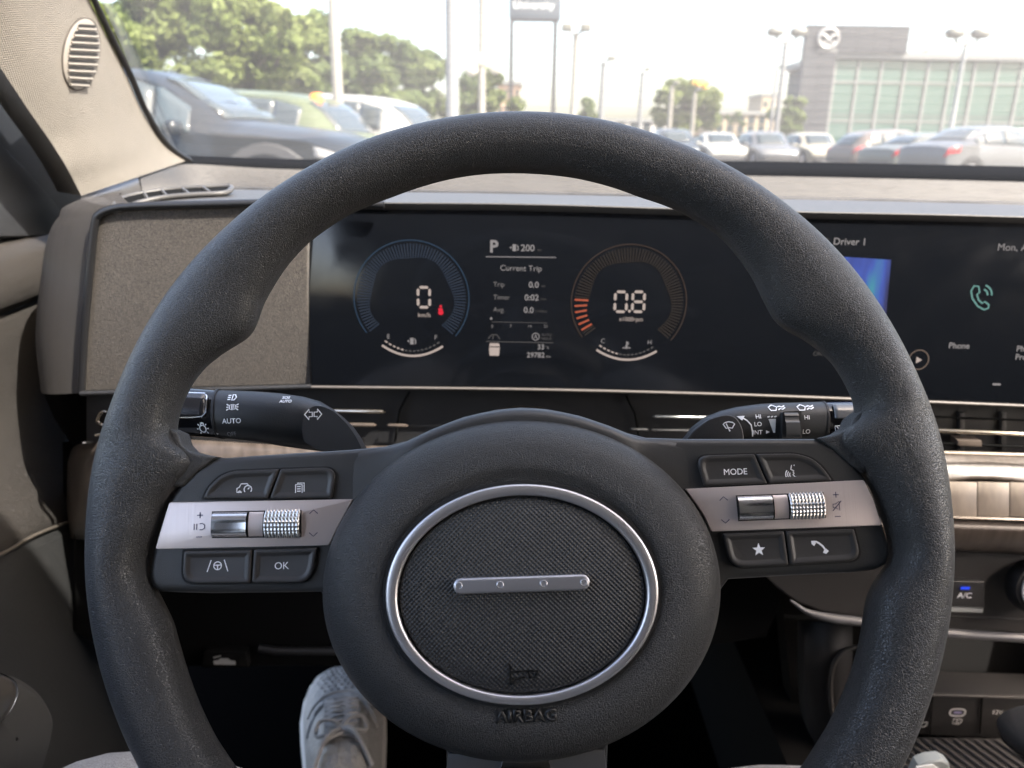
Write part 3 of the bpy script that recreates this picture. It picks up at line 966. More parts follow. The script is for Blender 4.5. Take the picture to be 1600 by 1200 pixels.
# right: wipers
ws = thing('wiper_stalk', 'black wiper control stalk with HI LO INT marks, right behind the steering wheel', 'control stalk', M=WF.M)
bdR = [(1050,706,716),(1068,684,712),(1082,666,710),(1100,652,707),(1125,642,704),(1150,636,701),(1180,632,698),(1210,630,696),(1250,629,695),(1281,628,694)]
knR = [(1283,628.5,693),(1320,628,692),(1360,627.5,691),(1400,627,690)]
stB2 = make_stalk('', '', bdR, WSL, None, None)
stA2 = make_stalk('', '', knR, WSL, None, None)
body2 = loft('stalk_body', stalk_rows(stB2, WSL, 0, 10), M_stalk, ws, closed_v=True, world=False, caps=True, smooth=50)
knob2 = loft('stalk_knob', stalk_rows(stA2, WSL, 0, 4), M_gloss, ws, closed_v=True, world=False, caps=True, smooth=50)
loft('stalk_collar', stalk_rows(make_stalk('', '', [(1280.5,627,695),(1283.5,627,695)], WSL, None, None), WSL, 0, 2), M_black, ws, closed_v=True, world=False, caps=True)
wA2, wB2 = stalk_wrap(stA2, WSL), stalk_wrap(stB2, WSL)
wrapped_patch('knob_tab', ((1305, 631), (1370, 654)), stA2, WSL, pbr('tab_gloss_light', (.10, .10, .10), .18, spec=.8), knob2, .0007)
f2 = [(1062,700),(1085,672),(1110,654),(1135,647),(1150,650),(1160,664),(1164,682),(1164,706)]
prism('stalk_face', rounded([WF.uv(x, y, fz) for x, y in f2], .0022, 4), WSL, fz - .0012, MATS['stalk_face'], ws, bevel=.0014, seg=4, smooth=50)
wip = [('s', [(-.95, .35), (-.6, .6), (0, .72), (.6, .6), (.95, .35), (.5, -.35), (.0, -.25), (-.5, -.35)], True), ('s', [(-.45, .45), (.05, -.75)]), ('f', circ(.05, -.75, .14, 8))]
icon('icon', wip, *WF.uv(1140, 665.5, fz), 9.5 * PXS, fz - .0010, 1.7 * PXS, M_white, ws)
for s_, x, y in (('HI', 1187, 650.5), ('LO', 1186, 662.5), ('INT', 1186, 675.3), ('HI', 1263, 652), ('LO', 1263, 674)):
    text('lettering', s_, *S(x, y), 0, 6.6 * PXS, M_white, body2, wrap=wB2, bold=.00003)
icon('icon', [('f', [(-.8, .8), (.9, 0), (-.8, -.8)])], *S(1202, 674.5), 3.4 * PXS, 0, 1, M_white, body2, wrap=wB2)
icon('icon', [('s', [(-.2, 1), (.35, .6), (.75, .1), (.85, -.6), (.9, -1.2)]), ('f', [(-.75, 1.15), (.15, 1.15), (-.2, .6)])], *S(1165, 665), 14 * PXS, 0, 1.9 * PXS, M_white, body2, wrap=wB2)
icon('icon', [('f', [(-1, 1), (.95, 1), (.6, -2.6), (.1, -2.6)]), ('s', [(-1.2, 1.5), (-.6, 1.7)]), ('s', [(-.3, 1.5), (.3, 1.7)]), ('s', [(.6, 1.5), (1.2, 1.7)])], *S(1209, 660), 6 * PXS, 0, 2.0 * PXS, pbr('scale_print', (.55, .57, .57), .5), body2, wrap=wB2)
spray = [('s', [(-1, .1), (-.5, .4), (0, .1), (-.2, -.35), (-.8, -.35)], True), ('s', [(.1, .1), (.4, .2), (.6, .05), (1, .25)]), ('s', [(.1, -.3), (.4, -.1), (.6, -.25), (1, .0)])]
icon('icon', spray, *S(1218, 635.5), 13 * PXS, 0, 1.9 * PXS, M_white, body2, wrap=wB2)
icon('icon', spray, *S(1263, 635), 13 * PXS, 0, 1.9 * PXS, M_white, body2, wrap=wB2)
# thumb wheel of the wiper stalk
tz = wz + .0008
prism('thumb_recess', rounded([WF.uv(x, y, tz) for x, y in [(1223,643),(1252,642),(1253,685),(1222,685)]], .0008, 3), WSL, tz, M_gap, body2)
rows = []
for i in range(4):
    row = []
    for j in range(21):
        t = math.pi * j / 20
        u0, v0 = WF.uv(1226.5 + 22 * i / 3, 663.5, tz)
        row.append((u0, v0 - math.cos(t) * .0062, tz - .0005 + math.sin(t) * .0022 - (.0008 if 12 <= j <= 14 else 0)))
    rows.append(row)
loft('thumb_wheel', rows, pbr('thumb_grey', (.06, .06, .06), .35), body2, world=False, smooth=40)
icon('icon', [('s', [(-.9, .6), (1, .6), (.8, -.5), (-.7, -.5)], True), ('s', [(-.6, .5), (.2, -.4)])], *S(1316, 670), 9 * PXS, 0, 1.6 * PXS, M_white, knob2, wrap=wA2)

# ================================================================== CAR CABIN SHELL (shades the interior)
def wp(pts, Y):
    return [at(x, y, Y) for x, y in pts]
def shell(name, x0, x1, y0, y1, z0, z1, mat):
    return tag(box(name, x0, x1, y0, y1, z0, z1, mat), kind='structure')
M_liner = pbr('headliner', (.42, .40, .37), .9)
M_carpet = pbr('carpet', (.0018, .0018, .0018), 1.0, bump=('noise', 900, .002), spec=0.0)
HDR_Y, HDR_Z = .245, 1.50                     # windscreen header
shell('roof', -.62, 1.32, -2.6, HDR_Y, HDR_Z, HDR_Z + .05, M_liner)
shell('floor', -.62, 1.32, -2.6, 1.30, .26, .30, M_carpet)
shell('rear_wall', -.62, 1.32, -2.66, -2.6, .26, HDR_Z, M_black)  # unseen; closed without a rear window to hold back light from behind
shell('firewall', -.62, 1.32, 1.30, 1.34, .26, 1.0, M_carpet)
shell('wall_left', -.62, -.56, -2.6, .50, .26, .98, M_doorlow)
shell('wall_right', 1.26, 1.32, -2.6, 1.3, .26, .98, M_doorlow)
shell('light_block_left', -.60, -.54, -2.6, -.45, .98, HDR_Z, M_black)      # unseen black walls, both sides, added to cut fill light from behind
shell('light_block_right', 1.24, 1.30, -2.6, -.45, .98, HDR_Z, M_black)

# ================================================================== DASHBOARD
dash = thing('dashboard', 'grey and brown car dashboard with woven speaker cloth, bronze trim band and slim vents', 'dashboard', (0.2, .7, .75))
YF = .60
box('dash_filler', -.40, 1.25, .74, 1.15, .66, .985, M_void, dash, world=True)  # unseen black filler added to stop sun reaching the footwell
box('glove_panel', .62, 1.25, .66, .735, .55, .96, M_charcoal, dash, world=True)
# top pad: front edge -> windscreen base
front = [(118,352),(150,331),(200,320),(280,317),(390,315),(600,316),(820,318),(1060,325),(1250,330),(1450,334),(1600,338),(1760,342)]
backp = [(128,306,.72),(165,295,.76),(200,285,.80),(245,269,.87),(290,258,.945),(420,265,.985),(560,268,1.01),(820,271,1.035),(1160,276,1.035),(1400,281,1.025),(1600,286,1.015),(1780,291,.995)]
FR = cat_rom([at(x, y, .603 if x > 250 else .603 + (250 - x) * .0006) for x, y in front], 5)
BK = cat_rom([at(x, y, Y) for x, y, Y in backp], 5)
def dash_rows(t0, t1, n, lift=lambda t: .006 * math.sin(math.pi * t)):
    rows = []
    for i in range(n + 1):
        t = t0 + (t1 - t0) * i / n
        rows.append([a.lerp(b, t) + Vector((0, 0, lift(t))) for a, b in zip(FR, BK)])
    return rows
zl = lambda t: -.004 * math.sin(math.pi * t)
# front nose
rows = [[p + Vector((0, .030, -.030)) for p in FR], [p + Vector((0, .004, -.006)) for p in FR], [p + Vector((0, .0005, -.003)) for p in FR], [p + Vector((0, -.0005, -.0008)) for p in FR]]
rows += dash_rows(0, .34, 5, zl)
loft('top_pad', rows, M_dashtop, dash, thick=0)
rows = [[p + Vector((0, 0, -.006)) for p in dash_rows(.341, .341, 1, zl)[0]]] + [[p + Vector((0, 0, .0012)) for p in r] for r in dash_rows(.345, 1.0, 10, zl)] + [[p + Vector((0, 0, -.05)) for p in BK]]
loft('ribbed_pad', rows, M_dashrib, dash)
# fine ribs across the pad
for k in range(26):
    t = .37 + .60 * (k / 25) ** .85
    r = dash_rows(t, t, 1, zl)[0]
    r = [p + Vector((0, 0, .0012)) for p in r[12:]]
    tube('pad_rib', r, .0011, M_dashrib, dash, n=5, caps=False)

# defroster slot in the left corner of the pad
vr = [(178,331,.600),(182,318,.625),(205,308,.645),(260,299,.665),(320,295,.672),(352,293.5,.676),(362,296,.670),(350,304,.650),(300,307,.640),(250,312,.632),(212,321,.618),(192,331,.600)]
ring_pts = cat_rom([at(x, y, Y) + Vector((0, 0, .0012)) for x, y, Y in vr], 5, closed=True)
vent = tube('defroster_rim', ring_pts, .0022, pbr('vent_rim', (.055, .053, .052), .5), dash, n=8, closed=True)
c0 = sum(ring_pts, Vector()) / len(ring_pts)
pyd('defroster_slot', [p + Vector((0, 0, .0003)) for p in ring_pts], [tuple(range(len(ring_pts)))], M_void, dash, world=True, smooth=0)
for (xa, ya, Ya, xb, yb, Yb) in ((328,304,.648,318,297,.668),(296,307,.642,286,299,.664),(262,311,.634,254,302,.658),(232,316,.626,226,306,.650)):
    tube('defroster_bar', [at(xa, ya, Ya) + Vector((0, 0, .002)), at(xb, yb, Yb) + Vector((0, 0, .002))], .0014, MATS['vent_rim'], vent, n=6)

# speaker cloth panel left of the display
cl = [(152,352),(160,337),(180,328),(215,324),(300,321.5),(480,318),(481,460),(487,601),(300,606),(131,612),(136,520)]
clw = [at(x, y, .598) for x, y in cl]
world_prism('speaker_cloth', clw, .02, M_cloth, dash, bevel=.002, seg=3)
pipe = [at(x, y, .596) for x, y in cat_rom([(600,320),(480,316),(300,319.5),(210,322),(176,326),(155,335.5),(148,352),(140,430),(132,520),(127,612)], 6)]
tube('piping', pipe, .0030, pbr('piping', (.010, .010, .011), .4), dash, n=10)
tube('cloth_edge', [at(x, y, .594) for x, y in ((126,615),(300,609.5),(487,604))], .0022, M_black, dash, n=8)
# grained side cheek, rolling back towards the door
A = cat_rom([at(x, y, Y) for x, y, Y in ((205,321,.610),(172,327,.606),(150,338,.603),(143,370,.602),(137,440,.602),(130,520,.602),(124,614,.602))], 6)
B = cat_rom([at(x, y, Y) for x, y, Y in ((190,303,.665),(150,312,.670),(112,335,.672),(88,372,.670),(74,440,.668),(66,520,.668),(80,598,.668))], 6)
Cc = cat_rom([at(x, y, Y) for x, y, Y in ((190,296,.76),(150,305,.76),(118,330,.76),(100,372,.76),(86,440,.76),(80,520,.76),(92,590,.76))], 6)
rows = [A]
for f in (.08, .16, .25, .35, .45, .55, .65, .75, .85, .93):
    rows.append([a.lerp(b, f) + Vector((-.010 * math.sin(math.pi * f) * (1 if i > 4 else .3), -.016 * math.sin(math.pi * f) * (1 if i > 4 else .2), .004 * math.sin(math.pi * f) * (1 if i < 12 else 0))) for i, (a, b) in enumerate(zip(A, B))])
rows += [B, Cc]
loft('side_cheek', rows, M_brown, dash, smooth=60)
world_prism('cheek_shadow', [at(x, y, .675) for x, y in ((62,500),(58,560),(66,610),(84,652),(108,690),(150,692),(150,560),(100,500))], .06, M_void, dash, bevel=0)  # black sheet standing for the shadow beneath the cheek
world_prism('end_panel', [at(x, y, .625) for x, y in ((134,618),(320,612),(320,692),(134,694))], .05, M_charcoal, dash, bevel=.002)
tube('socket_ring', [at(x, y, .622) for x, y in cat_rom([(161,643),(155,650),(153,657),(157,662),(166,664),(176,655),(170,645)], 4, closed=True)], .0016, M_slat, dash, n=8, closed=True)
tube('panel_mark', [at(149, 680, .622), at(160, 678.5, .622)], .0012, M_slat, dash, n=6)

# dark vent band under the display
YB = .612
world_prism('vent_band', [at(x, y, YB) for x, y in ((300,603),(800,606),(1200,614),(1800,640),(1800,720),(1200,705),(800,700),(300,700))], .05, M_black, dash, bevel=0)
def slat(x0, y0, x1, y1, rpx, mat, Y=YB - .008, nm='vent_slat'):
    r = rpx * Y / FPX
    return tube(nm, [at(x0, y0, Y), at(x0 + (x1 - x0) * .02 + 2, y0, Y - .003), at(x1 - 2, y1, Y - .003), at(x1, y1, Y)], [r * .6, r, r, r * .6], mat, dash, n=10, flat=.8)
slat(500, 641.5, 600, 643, 4.2, M_slat)
slat(500, 663, 586, 664, 4.0, M_slatdark)
slat(606, 664.5, 636, 665, 3.6, M_slatdark)
slat(1020, 651, 1120, 652.5, 3.8, pbr('slat_silver', (.55, .57, .57), .25, metal=.95))
slat(985, 671, 1012, 671.5, 3.2, M_black)
slat(1016, 672, 1080, 673, 3.2, M_black)
slat(1440, 672, 1800, 686, 4.6, M_slat)
slat(1440, 651, 1800, 664, 2.2, M_void)
slat(1440, 692, 1800, 706, 2.2, M_void)
for x in (1500, 1565, 1640):
    world_prism('vent_fin', [at(x, 645, YB - .004), at(x + 8, 645, YB - .004), at(x + 8, 704, YB - .004), at(x, 704, YB - .004)], .01, M_charcoal, dash, bevel=.001)
world_prism('vent_tab', [at(x, y, YB - .014) for x, y in ((1497,688),(1535,689.5),(1535,698.5),(1497,697))], .012, M_slatdark, dash, bevel=.0015)
tube('vent_divider', [at(640, 612, YB - .004), at(625, 640, YB - .004), at(617, 690, YB - .004)], .0012, M_void, dash, n=6)
tube('vent_divider', [at(978, 618, YB - .004), at(992, 645, YB - .004), at(1000, 690, YB - .004)], .0012, M_void, dash, n=6)

# bronze band across the dash
def band(name, top, bot, mat, Yt, Yb, bulge, n=8, thick=.012):
    T = cat_rom([at(x, y, Yt if len(q) == 0 else q[0]) for x, y, *q in top], 5)
    Bm = cat_rom([at(x, y, Yb if len(q) == 0 else q[0]) for x, y, *q in bot], 5)
    rows = []
    for i in range(n + 1):
        f = i / n
        rows.append([a.lerp(b, f) + Vector((0, -bulge * math.sin(math.pi * f), 0)) for a, b in zip(T, Bm)])
    return loft(name, rows, mat, dash, thick=thick, smooth=50)
band('bronze_band', [(106,722,.69),(114,700,.665),(132,692,.64),(180,689,.615),(300,688),(470,697),(640,697),(900,700),(1180,702),(1478,706),(1640,712),(1800,718)],
     [(108,840,.69),(116,842,.665),(136,843,.64),(180,843,.615),(300,843),(470,843),(640,843),(900,842),(1180,836),(1478,752),(1640,757),(1800,762)], M_bronze, .605, .585, .003)
tube('bronze_edge', [at(x, y, .590) for x, y in ((1440,706),(1640,711.5),(1800,717.5))], .0016, M_slat, dash, n=6)
# row of bronze keys right of the wheel
for k, (x0, x1) in enumerate(((1400, 1476.5), (1477.5, 1527), (1528, 1577.5), (1578.5, 1641), (1642, 1700))):
    yo = (x0 - 1480) * .014
    world_prism('climate_key', [at(x0, 752 + yo, .585), at(x1, 753.5 + yo, .585), at(x1, 807.5 + yo, .575), at(x0, 806 + yo, .575)], .008, M_keys, dash, bevel=.0007, seg=2)
tube('key_line', [at(x, y, .571) for x, y in ((1400,806),(1480,808),(1640,813),(1800,818))], .0012, M_slat, dash, n=6)
band('lower_bronze', [(1180,806),(1400,809),(1480,811),(1640,816),(1800,821)], [(1180,838),(1400,838),(1480,840),(1640,847),(1800,852)], M_bronze, .580, .590, .003)

# climate panel
cp = [(1120,842),(1300,838),(1480,843),(1800,854),(1800,1004),(1600,990),(1480,982),(1350,965),(1285,957),(1245,942),(1215,920),(1180,885)]
world_prism('climate_panel', [at(x, y, .592) for x, y in cp], .05, M_charcoal, dash, bevel=.003, seg=3)
tube('panel_line', [at(x, y, .589) for x, y in ((1440,844),(1600,850),(1800,857))], .0014, M_line, dash, n=6)
tube('panel_lip', [at(x, y, .586) for x, y in cat_rom([(1235,938),(1262,956),(1300,966),(1350,972),(1480,989),(1600,997),(1800,1010)], 5)], [.0008 + .0034 * min(1, i / 10) for i in range(31)], pbr('lip_grey', (.09, .09, .095), .35), dash, n=10)
tube('panel_seam', [at(x, y, .590) for x, y in ((1440,961),(1600,968),(1800,977))], .0008, M_gap, dash, n=6)
ac = world_prism('climate_button', [at(x, y, .586) for x, y in ((1440,907),(1538,909),(1539,950),(1440,946))], .012, pbr('climate_button', (.030, .030, .031), .4), dash, bevel=.0014, seg=3)
world_prism('button_base', [at(x, y, .589) for x, y in ((1440,947),(1537,951),(1536,958),(1440,955))], .006, pbr('base_grey', (.45, .47, .46), .4), dash, bevel=.001)
acf = Frame(at(1507, 930, .5850), at(1540, 930.5, .5850) - at(1480, 929.5, .5850), (0, 0, 1))
acm = thing  # (lettering is placed in world space below)
def place_world(o, fr):
    me = o.data
    me.transform(fr.M)
def wtext(s, fr, px, size_px, mat, parent, **k):
    u, v = fr.uv(*px)
    sc = fr.scale(*px)
    o = text('lettering', s, u, v, .0003, size_px * sc, mat, parent, **k)
    o.data.transform(fr.M)
    if parent.name in WORLD_EMPTIES:
        o.matrix_parent_inverse = WORLD_EMPTIES[parent.name].inverted()
    return o
def wicon(strokes, fr, px, size_px, wd_px, mat, parent, nm='icon'):
    u, v = fr.uv(*px)
    sc = fr.scale(*px)
    o = icon(nm, strokes, u, v, size_px * sc, .0003, wd_px * sc, mat, parent)
    o.data.transform(fr.M)
    if parent.name in WORLD_EMPTIES:
        o.matrix_parent_inverse = WORLD_EMPTIES[parent.name].inverted()
    return o
wtext('A/C', acf, (1507, 930.5), 9.5, pbr('button_print', (.75, .77, .82), .5), ac, bold=.00006)
wicon([('f', [(-1, -.35), (1, -.35), (1, .35), (-1, .35)])], acf, (1508, 918.8), 7, 1, glow('led_blue', (.02, .08, 1.0), 1.0), ac, nm='indicator_lamp')
# rotary knob at the right edge
kc = at(1618, 915, .585)
kn_fr = Frame(kc, (1, 0, 0), (0, .25, 1))
def lathe(name, fr, prof, mat, parent, n=40):
    rows = [[fr.O + fr.U * r_ * math.cos(2 * math.pi * j / n) + fr.V * r_ * math.sin(2 * math.pi * j / n) + fr.N * h for j in range(n)] for r_, h in prof]
    return loft(name, rows, mat, parent, closed_v=True, caps=True, smooth=40)
kp = .0245
lathe('rotary_knob', kn_fr, [(kp, -.004), (kp, .006), (kp * .94, .010), (kp * .80, .011), (kp * .78, .006)], M_black, dash)
lathe('knob_ring', kn_fr, [(kp * .80, .009), (kp * .80, .0125), (kp * .74, .0130), (kp * .68, .0125), (kp * .67, .008)], pbr('knob_silver', (.45, .45, .46), .38, metal=.35), dash)
lathe('knob_face', kn_fr, [(kp * .67, .006), (kp * .67, .0095), (kp * .3, .010), (.0005, .010)], M_charcoal, dash)

# lower dash: knee panel, ledge, bonnet release
kneeY = .66
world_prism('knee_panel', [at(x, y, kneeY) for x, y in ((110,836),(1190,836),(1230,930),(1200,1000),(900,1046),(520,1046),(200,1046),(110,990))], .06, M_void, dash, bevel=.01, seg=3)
tube('knee_ledge', [at(x, y, kneeY - .004) for x, y in ((405,1012),(430,1017),(520,1017),(640,1016))], .0045, M_black, dash, n=8)
lev = world_prism('bonnet_release', [at(x, y, kneeY - .012) for x, y in ((318,1020),(384,1020),(388,1044),(314,1044))], .01, M_void, dash, bevel=.002)
lfr = Frame(at(351, 1032, kneeY - .0125), (1, 0, 0), (0, 0.1, 1))
wicon([('f', [(-1, -.35), (1, -.35), (1, .05), (.55, .12), (.35, .3), (-.35, .3), (-.6, .1), (-1, .05)]), ('s', [(-1.0, .35), (-.3, .55)])], lfr, (351, 1033), 17, 2.0, pbr('release_print', (.25, .25, .25), .7), lev)
# lower side of the bronze band's left end
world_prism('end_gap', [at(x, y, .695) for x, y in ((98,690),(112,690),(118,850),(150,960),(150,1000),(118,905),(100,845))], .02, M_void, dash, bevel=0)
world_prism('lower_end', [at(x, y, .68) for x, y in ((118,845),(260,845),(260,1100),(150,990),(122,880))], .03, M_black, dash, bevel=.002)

# column shroud arch behind the hub
col_t = thing('steering_column', 'black steering column shroud behind the hub of the wheel', 'steering column', tuple(WF.O + WF.N * -.12))
rows = []
for w_ in (-.035, -.06, -.10, -.15, -.22):
    row = []
    for k in range(25):
        a = math.pi * k / 24 * 1.3 - .15 * math.pi
        rx, ry = .058, .062
        row.append(WF.M @ Vector((.002 + rx * math.cos(a), -.010 + ry * math.sin(a) * (1 if math.sin(a) > 0 else .8), w_)))
    rows.append(row)
loft('shroud', rows, M_stalk, col_t, smooth=50)
rows = []
for w_, g in ((-.13, 1.0), (-.20, 1.05)):
    rows.append([WF.M @ Vector((.002 + .072 * g * math.cos(math.pi * k / 20), .0 + .060 * g * math.sin(math.pi * k / 20), w_)) for k in range(21)])
loft('shroud_collar', rows, M_black, col_t, thick=.003, smooth=50)
rows = []
for w_ in (-.02, -.035, -.10):
    rows.append([WF.M @ Vector((.04 * math.cos(2 * math.pi * k / 20), -.012 + .04 * math.sin(2 * math.pi * k / 20), w_)) for k in range(20)])
loft('column_boss', rows, M_void, col_t, closed_v=True, smooth=50)

# ================================================================== DISPLAY
DT = R(6)
DF = Frame(at(830, 465, .600), (1, 0, -.004), (0, math.sin(DT), math.cos(DT)))
disp = thing('dashboard_display', 'wide glossy black screen with two dial gauges, trip figures and phone tile', 'display', M=DF.M)
def du(x, y, w=0.0):
    return DF.uv(x, y, w)
scr = [(478,319),(600,321),(820,323),(1060,329),(1250,335),(1450,340),(1620,345.5),(1800,351),(1800,640),(1600,631),(1350,621),(1100,612),(800,605),(487,602),(481,460)]
prism('screen_glass', [du(*p) for p in scr], -.012, 0, M_screen, disp, bevel=.0010)
tr = cat_rom([(*du(x, y), .0005) for x, y in ((487,604.5),(800,608),(1100,615),(1350,624),(1600,634),(1800,643))], 4)
tube('lower_trim', tr, .0012, M_line, disp, n=8, world=False)
tr = cat_rom([(*du(x, y), .0005) for x, y in ((590,320.5),(820,322.5),(1060,328.5),(1250,334),(1450,339.5),(1620,345),(1800,350))], 4)
tube('upper_trim', tr, .0016, M_line, disp, n=8, world=False)
DP = DF.scale(820, 460)
Z1 = .0002
G_white = glow('lit_white', (1.0, .88, .85), .46)
G_dim = glow('lit_dim', (.85, .85, .92), .30)
G_faint = glow('lit_faint', (.7, .7, .75), .10)
G_red = glow('lit_red', (1.0, .01, .05), .75)
G_blue = glow('lit_blue', (.01, .10, .28), .14)
G_blue2 = glow('lit_blue_ring', (.02, .17, .40), .22)
G_brown = glow('lit_brown', (.25, .12, .08), .04)
G_brown2 = glow('lit_brown_ring', (.30, .15, .10), .12)
G_orange = glow('lit_orange', (1.0, .20, .09), .42)
G_teal = glow('lit_teal', (.25, .70, .68), .45)
def dtext(s, x, y, cap, mat, parent, **k):
    return text('lettering', s, *du(x, y), Z1, cap * DP, mat, parent, **k)
def dicon(strokes, x, y, s, wd, mat, parent, nm='icon'):
    return icon(nm, strokes, *du(x, y), s * DP, Z1, wd * DP, mat, parent)
def gauge(cx, cy, rad, label, tick, ring_, hot, hot_rng, split):
    u, v = du(cx, cy)
    r_ = rad * DP
    bm = bmesh.new()
    stroke(bm, circ(u, v, r_, 80, -40, 218), 1.6 * DP, Z1)
    g = from_bm('gauge', bm, ring_, disp, smooth=0)
    g['label'] = label
    bm, bh, nh = bmesh.new(), bmesh.new(), 0
    for k in range(78):
        a = R(218 - 258 * k / 77)
        lo = .72 + .03 * math.sin(k * .3)
        tgt = bh if hot_rng and hot_rng[0] <= k <= hot_rng[1] else bm
        if tgt is bh and k % 2:
            continue
        stroke(tgt, [(u + r_ * lo * math.cos(a), v + r_ * lo * math.sin(a)), (u + r_ * .945 * math.cos(a), v + r_ * .945 * math.sin(a))], (2.9 if tgt is bh else 2.3) * DP, Z1)
    from_bm('tick_marks', bm, tick, g, smooth=0)['kind'] = 'stuff'
    if hot_rng:
        from_bm('lit_ticks', bh, hot, g, smooth=0)['kind'] = 'stuff'
    else:
        bh.free()
    return g
gl = gauge(643, 466.5, 90, 'blue speed dial', G_blue, G_blue2, None, None, False)
gr = gauge(982.5, 473, 90, 'brown engine speed dial with lit orange ticks', G_brown, G_brown2, G_orange, (2, 12), True)
SEG = {'0': 'abcdef', '8': 'abcdefg'}
def seven(bm, ch, x, y, w, h, t):
    """segmented digit centred at (x, y) in metres"""
    a, b = w / 2, h / 2
    gp = t * .28
    seg = {'a': ((-a, b), (a, b)), 'd': ((-a, -b), (a, -b)), 'g': ((-a, 0), (a, 0)), 'f': ((-a, 0), (-a, b)), 'b': ((a, 0), (a, b)), 'e': ((-a, -b), (-a, 0)), 'c': ((a, -b), (a, 0))}
    for s_ in SEG[ch]:
        p, q = Vector(seg[s_][0]), Vector(seg[s_][1])
        d = (q - p).normalized()
        n_ = Vector((-d.y, d.x)) * t / 2
        p, q = p + d * (gp + t * .15), q - d * (gp + t * .15)
        pts = [p, p + d * t * .4 + n_, q - d * t * .4 + n_, q, q - d * t * .4 - n_, p + d * t * .4 - n_]
        fill(bm, [(x + r_.x, y + r_.y) for r_ in pts], Z1)
bm = bmesh.new()
u, v = du(662.3, 464.5)
seven(bm, '0', u, v, 18 * DP, 31 * DP, 4.2 * DP)
from_bm('digit', bm, G_white, gl, smooth=0)
for ch, x in (('0', 970), ('8', 997.5)):
    bm = bmesh.new()
    u, v = du(x, 471.5)
    seven(bm, ch, u, v, 18 * DP, 31 * DP, 4.2 * DP)
    from_bm('digit', bm, G_white, gr, smooth=0)
bm = bmesh.new()
fill(bm, circ(*du(983.5, 486), 2.3 * DP, 10), Z1)
from_bm('decimal_point', bm, G_white, gr, smooth=0)
dtext('km/h', 663, 492.5, 7, G_white, gl)
dtext('x1000rpm', 986, 499, 6.6, G_white, gr, sx=.95)
belt = [('f', circ(0, .75, .26, 10)), ('f', [(-.3, .4), (.3, .4), (.55, -.6), (.3, -.95), (-.3, -.95), (-.55, -.6)]), ('s', [(-.5, .3), (.5, -.6)])]
dicon(belt, 688.7, 484.5, 7.8, 1.6, G_red, gl, nm='belt_warning_lamp')
def lower_arc(cx, y0, xl, yl, xr, yr, letters, parent, ic):
    bm = bmesh.new()
    pts = [du(xl, yl), du(cx, y0), du(xr, yr)]
    def para(f, dy=0.0, sx=1.0):
        x = xl + (xr - xl) * (.5 + (f - .5) * sx)
        y = yl + (yr - yl) * f + (y0 - (yl + yr) / 2) * (1 - (2 * f - 1) ** 2) + dy
        return du(x, y)
    stroke(bm, [para(i / 24) for i in range(25)], 3.4 * DP, Z1)
    from_bm('level_arc', bm, G_white, parent, smooth=0)
    bm = bmesh.new()
    bm2 = bmesh.new()
    for i in range(14):
        tgt = bm if i < 5 else bm2
        stroke(tgt, [para(i / 14 + .008, -7.5, .92), para((i + .75) / 14, -7.5, .92)], 2.2 * DP, Z1)
    from_bm('level_segments', bm, G_white, parent, smooth=0)
    from_bm('empty_segments', bm2, G_faint, parent, smooth=0)
    dtext(letters[0], xl + 10, yl - 13.5, 7, G_dim, parent)
    dtext(letters[1], xr - 11, yr - 13.5, 7, G_dim, parent)
    dicon(ic, cx, y0 - 23, 6.5, 1.8, G_dim, parent)
pump = [('f', [(-.5, -.8), (.35, -.8), (.35, .8), (-.5, .8)]), ('s', [(.5, .6), (.85, .2), (.85, -.5), (.55, -.6)]), ('f', [(-1.2, 0), (-.75, .35), (-.75, -.35)])]
therm = [('s', [(0, .9), (0, -.2)]), ('f', circ(0, -.35, .3, 10)), ('s', [(.1, .6), (.5, .6)]), ('s', [(.1, .2), (.5, .2)]), ('s', [(-1, -.8), (-.5, -.65), (0, -.85), (.5, -.65), (1, -.8)])]
lower_arc(644, 556, 597, 539.5, 692, 541, 'EF', gl, pump)
lower_arc(979, 562, 932, 546.5, 1026, 548.5, 'CH', gr, therm)
# trip figures between the dials
bm = bmesh.new()
stroke(bm, [du(759, 401), du(869, 402.3)], 1.3 * DP, Z1)
trip = from_bm('trip_panel', bm, G_dim, disp, smooth=0)
trip['label'] = 'trip figures between the two dials'
bm = bmesh.new()
stroke(bm, [du(759, 533.5), du(864, 535.5)], 1.2 * DP, Z1)
from_bm('rule', bm, G_faint, trip, smooth=0)
dtext('P', 771.5, 386, 18, G_dim, trip, bold=.0004)
dicon(pump, 804, 387, 6.5, 1.6, G_dim, trip)
dtext('200', 824.5, 388, 10, G_dim, trip, bold=.0001)
dtext('km', 843, 390.5, 4, G_faint, trip)
dtext('Current Trip', 814, 419.5, 8.6, G_dim, trip)
for y, a, b, c in ((444.5, 'Trip', '0.0', 'km'), (464.5, 'Timer', '0:02', 'h:m'), (484, 'Avg.', '0.0', 'l/100km')):
    dtext(a, 770.5, y, 7.4, glow('lit_mid', (.8, .8, .86), .20), trip, align='LEFT')
    dtext(b, 842 if c != 'l/100km' else 834, y + 1, 9.2, G_dim, trip, align='RIGHT', bold=.0001)
    dtext(c, 849 if c != 'l/100km' else 846, y + 2.5, 3.8, G_faint, trip)
for s_, x in (('0', 769), ('7', 798), ('14', 827.5), ('21', 853)):
    dtext(s_, x, 510, 5, MATS['lit_mid'], trip)
dicon([('f', circ(0, 0, 1, 8))], 767.5, 497.5, 2, 1, G_dim, trip)
bm = bmesh.new()
stroke(bm, [du(768, 503), du(855, 504.5)], .9 * DP, Z1)
from_bm('scale_line', bm, G_faint, trip, smooth=0)
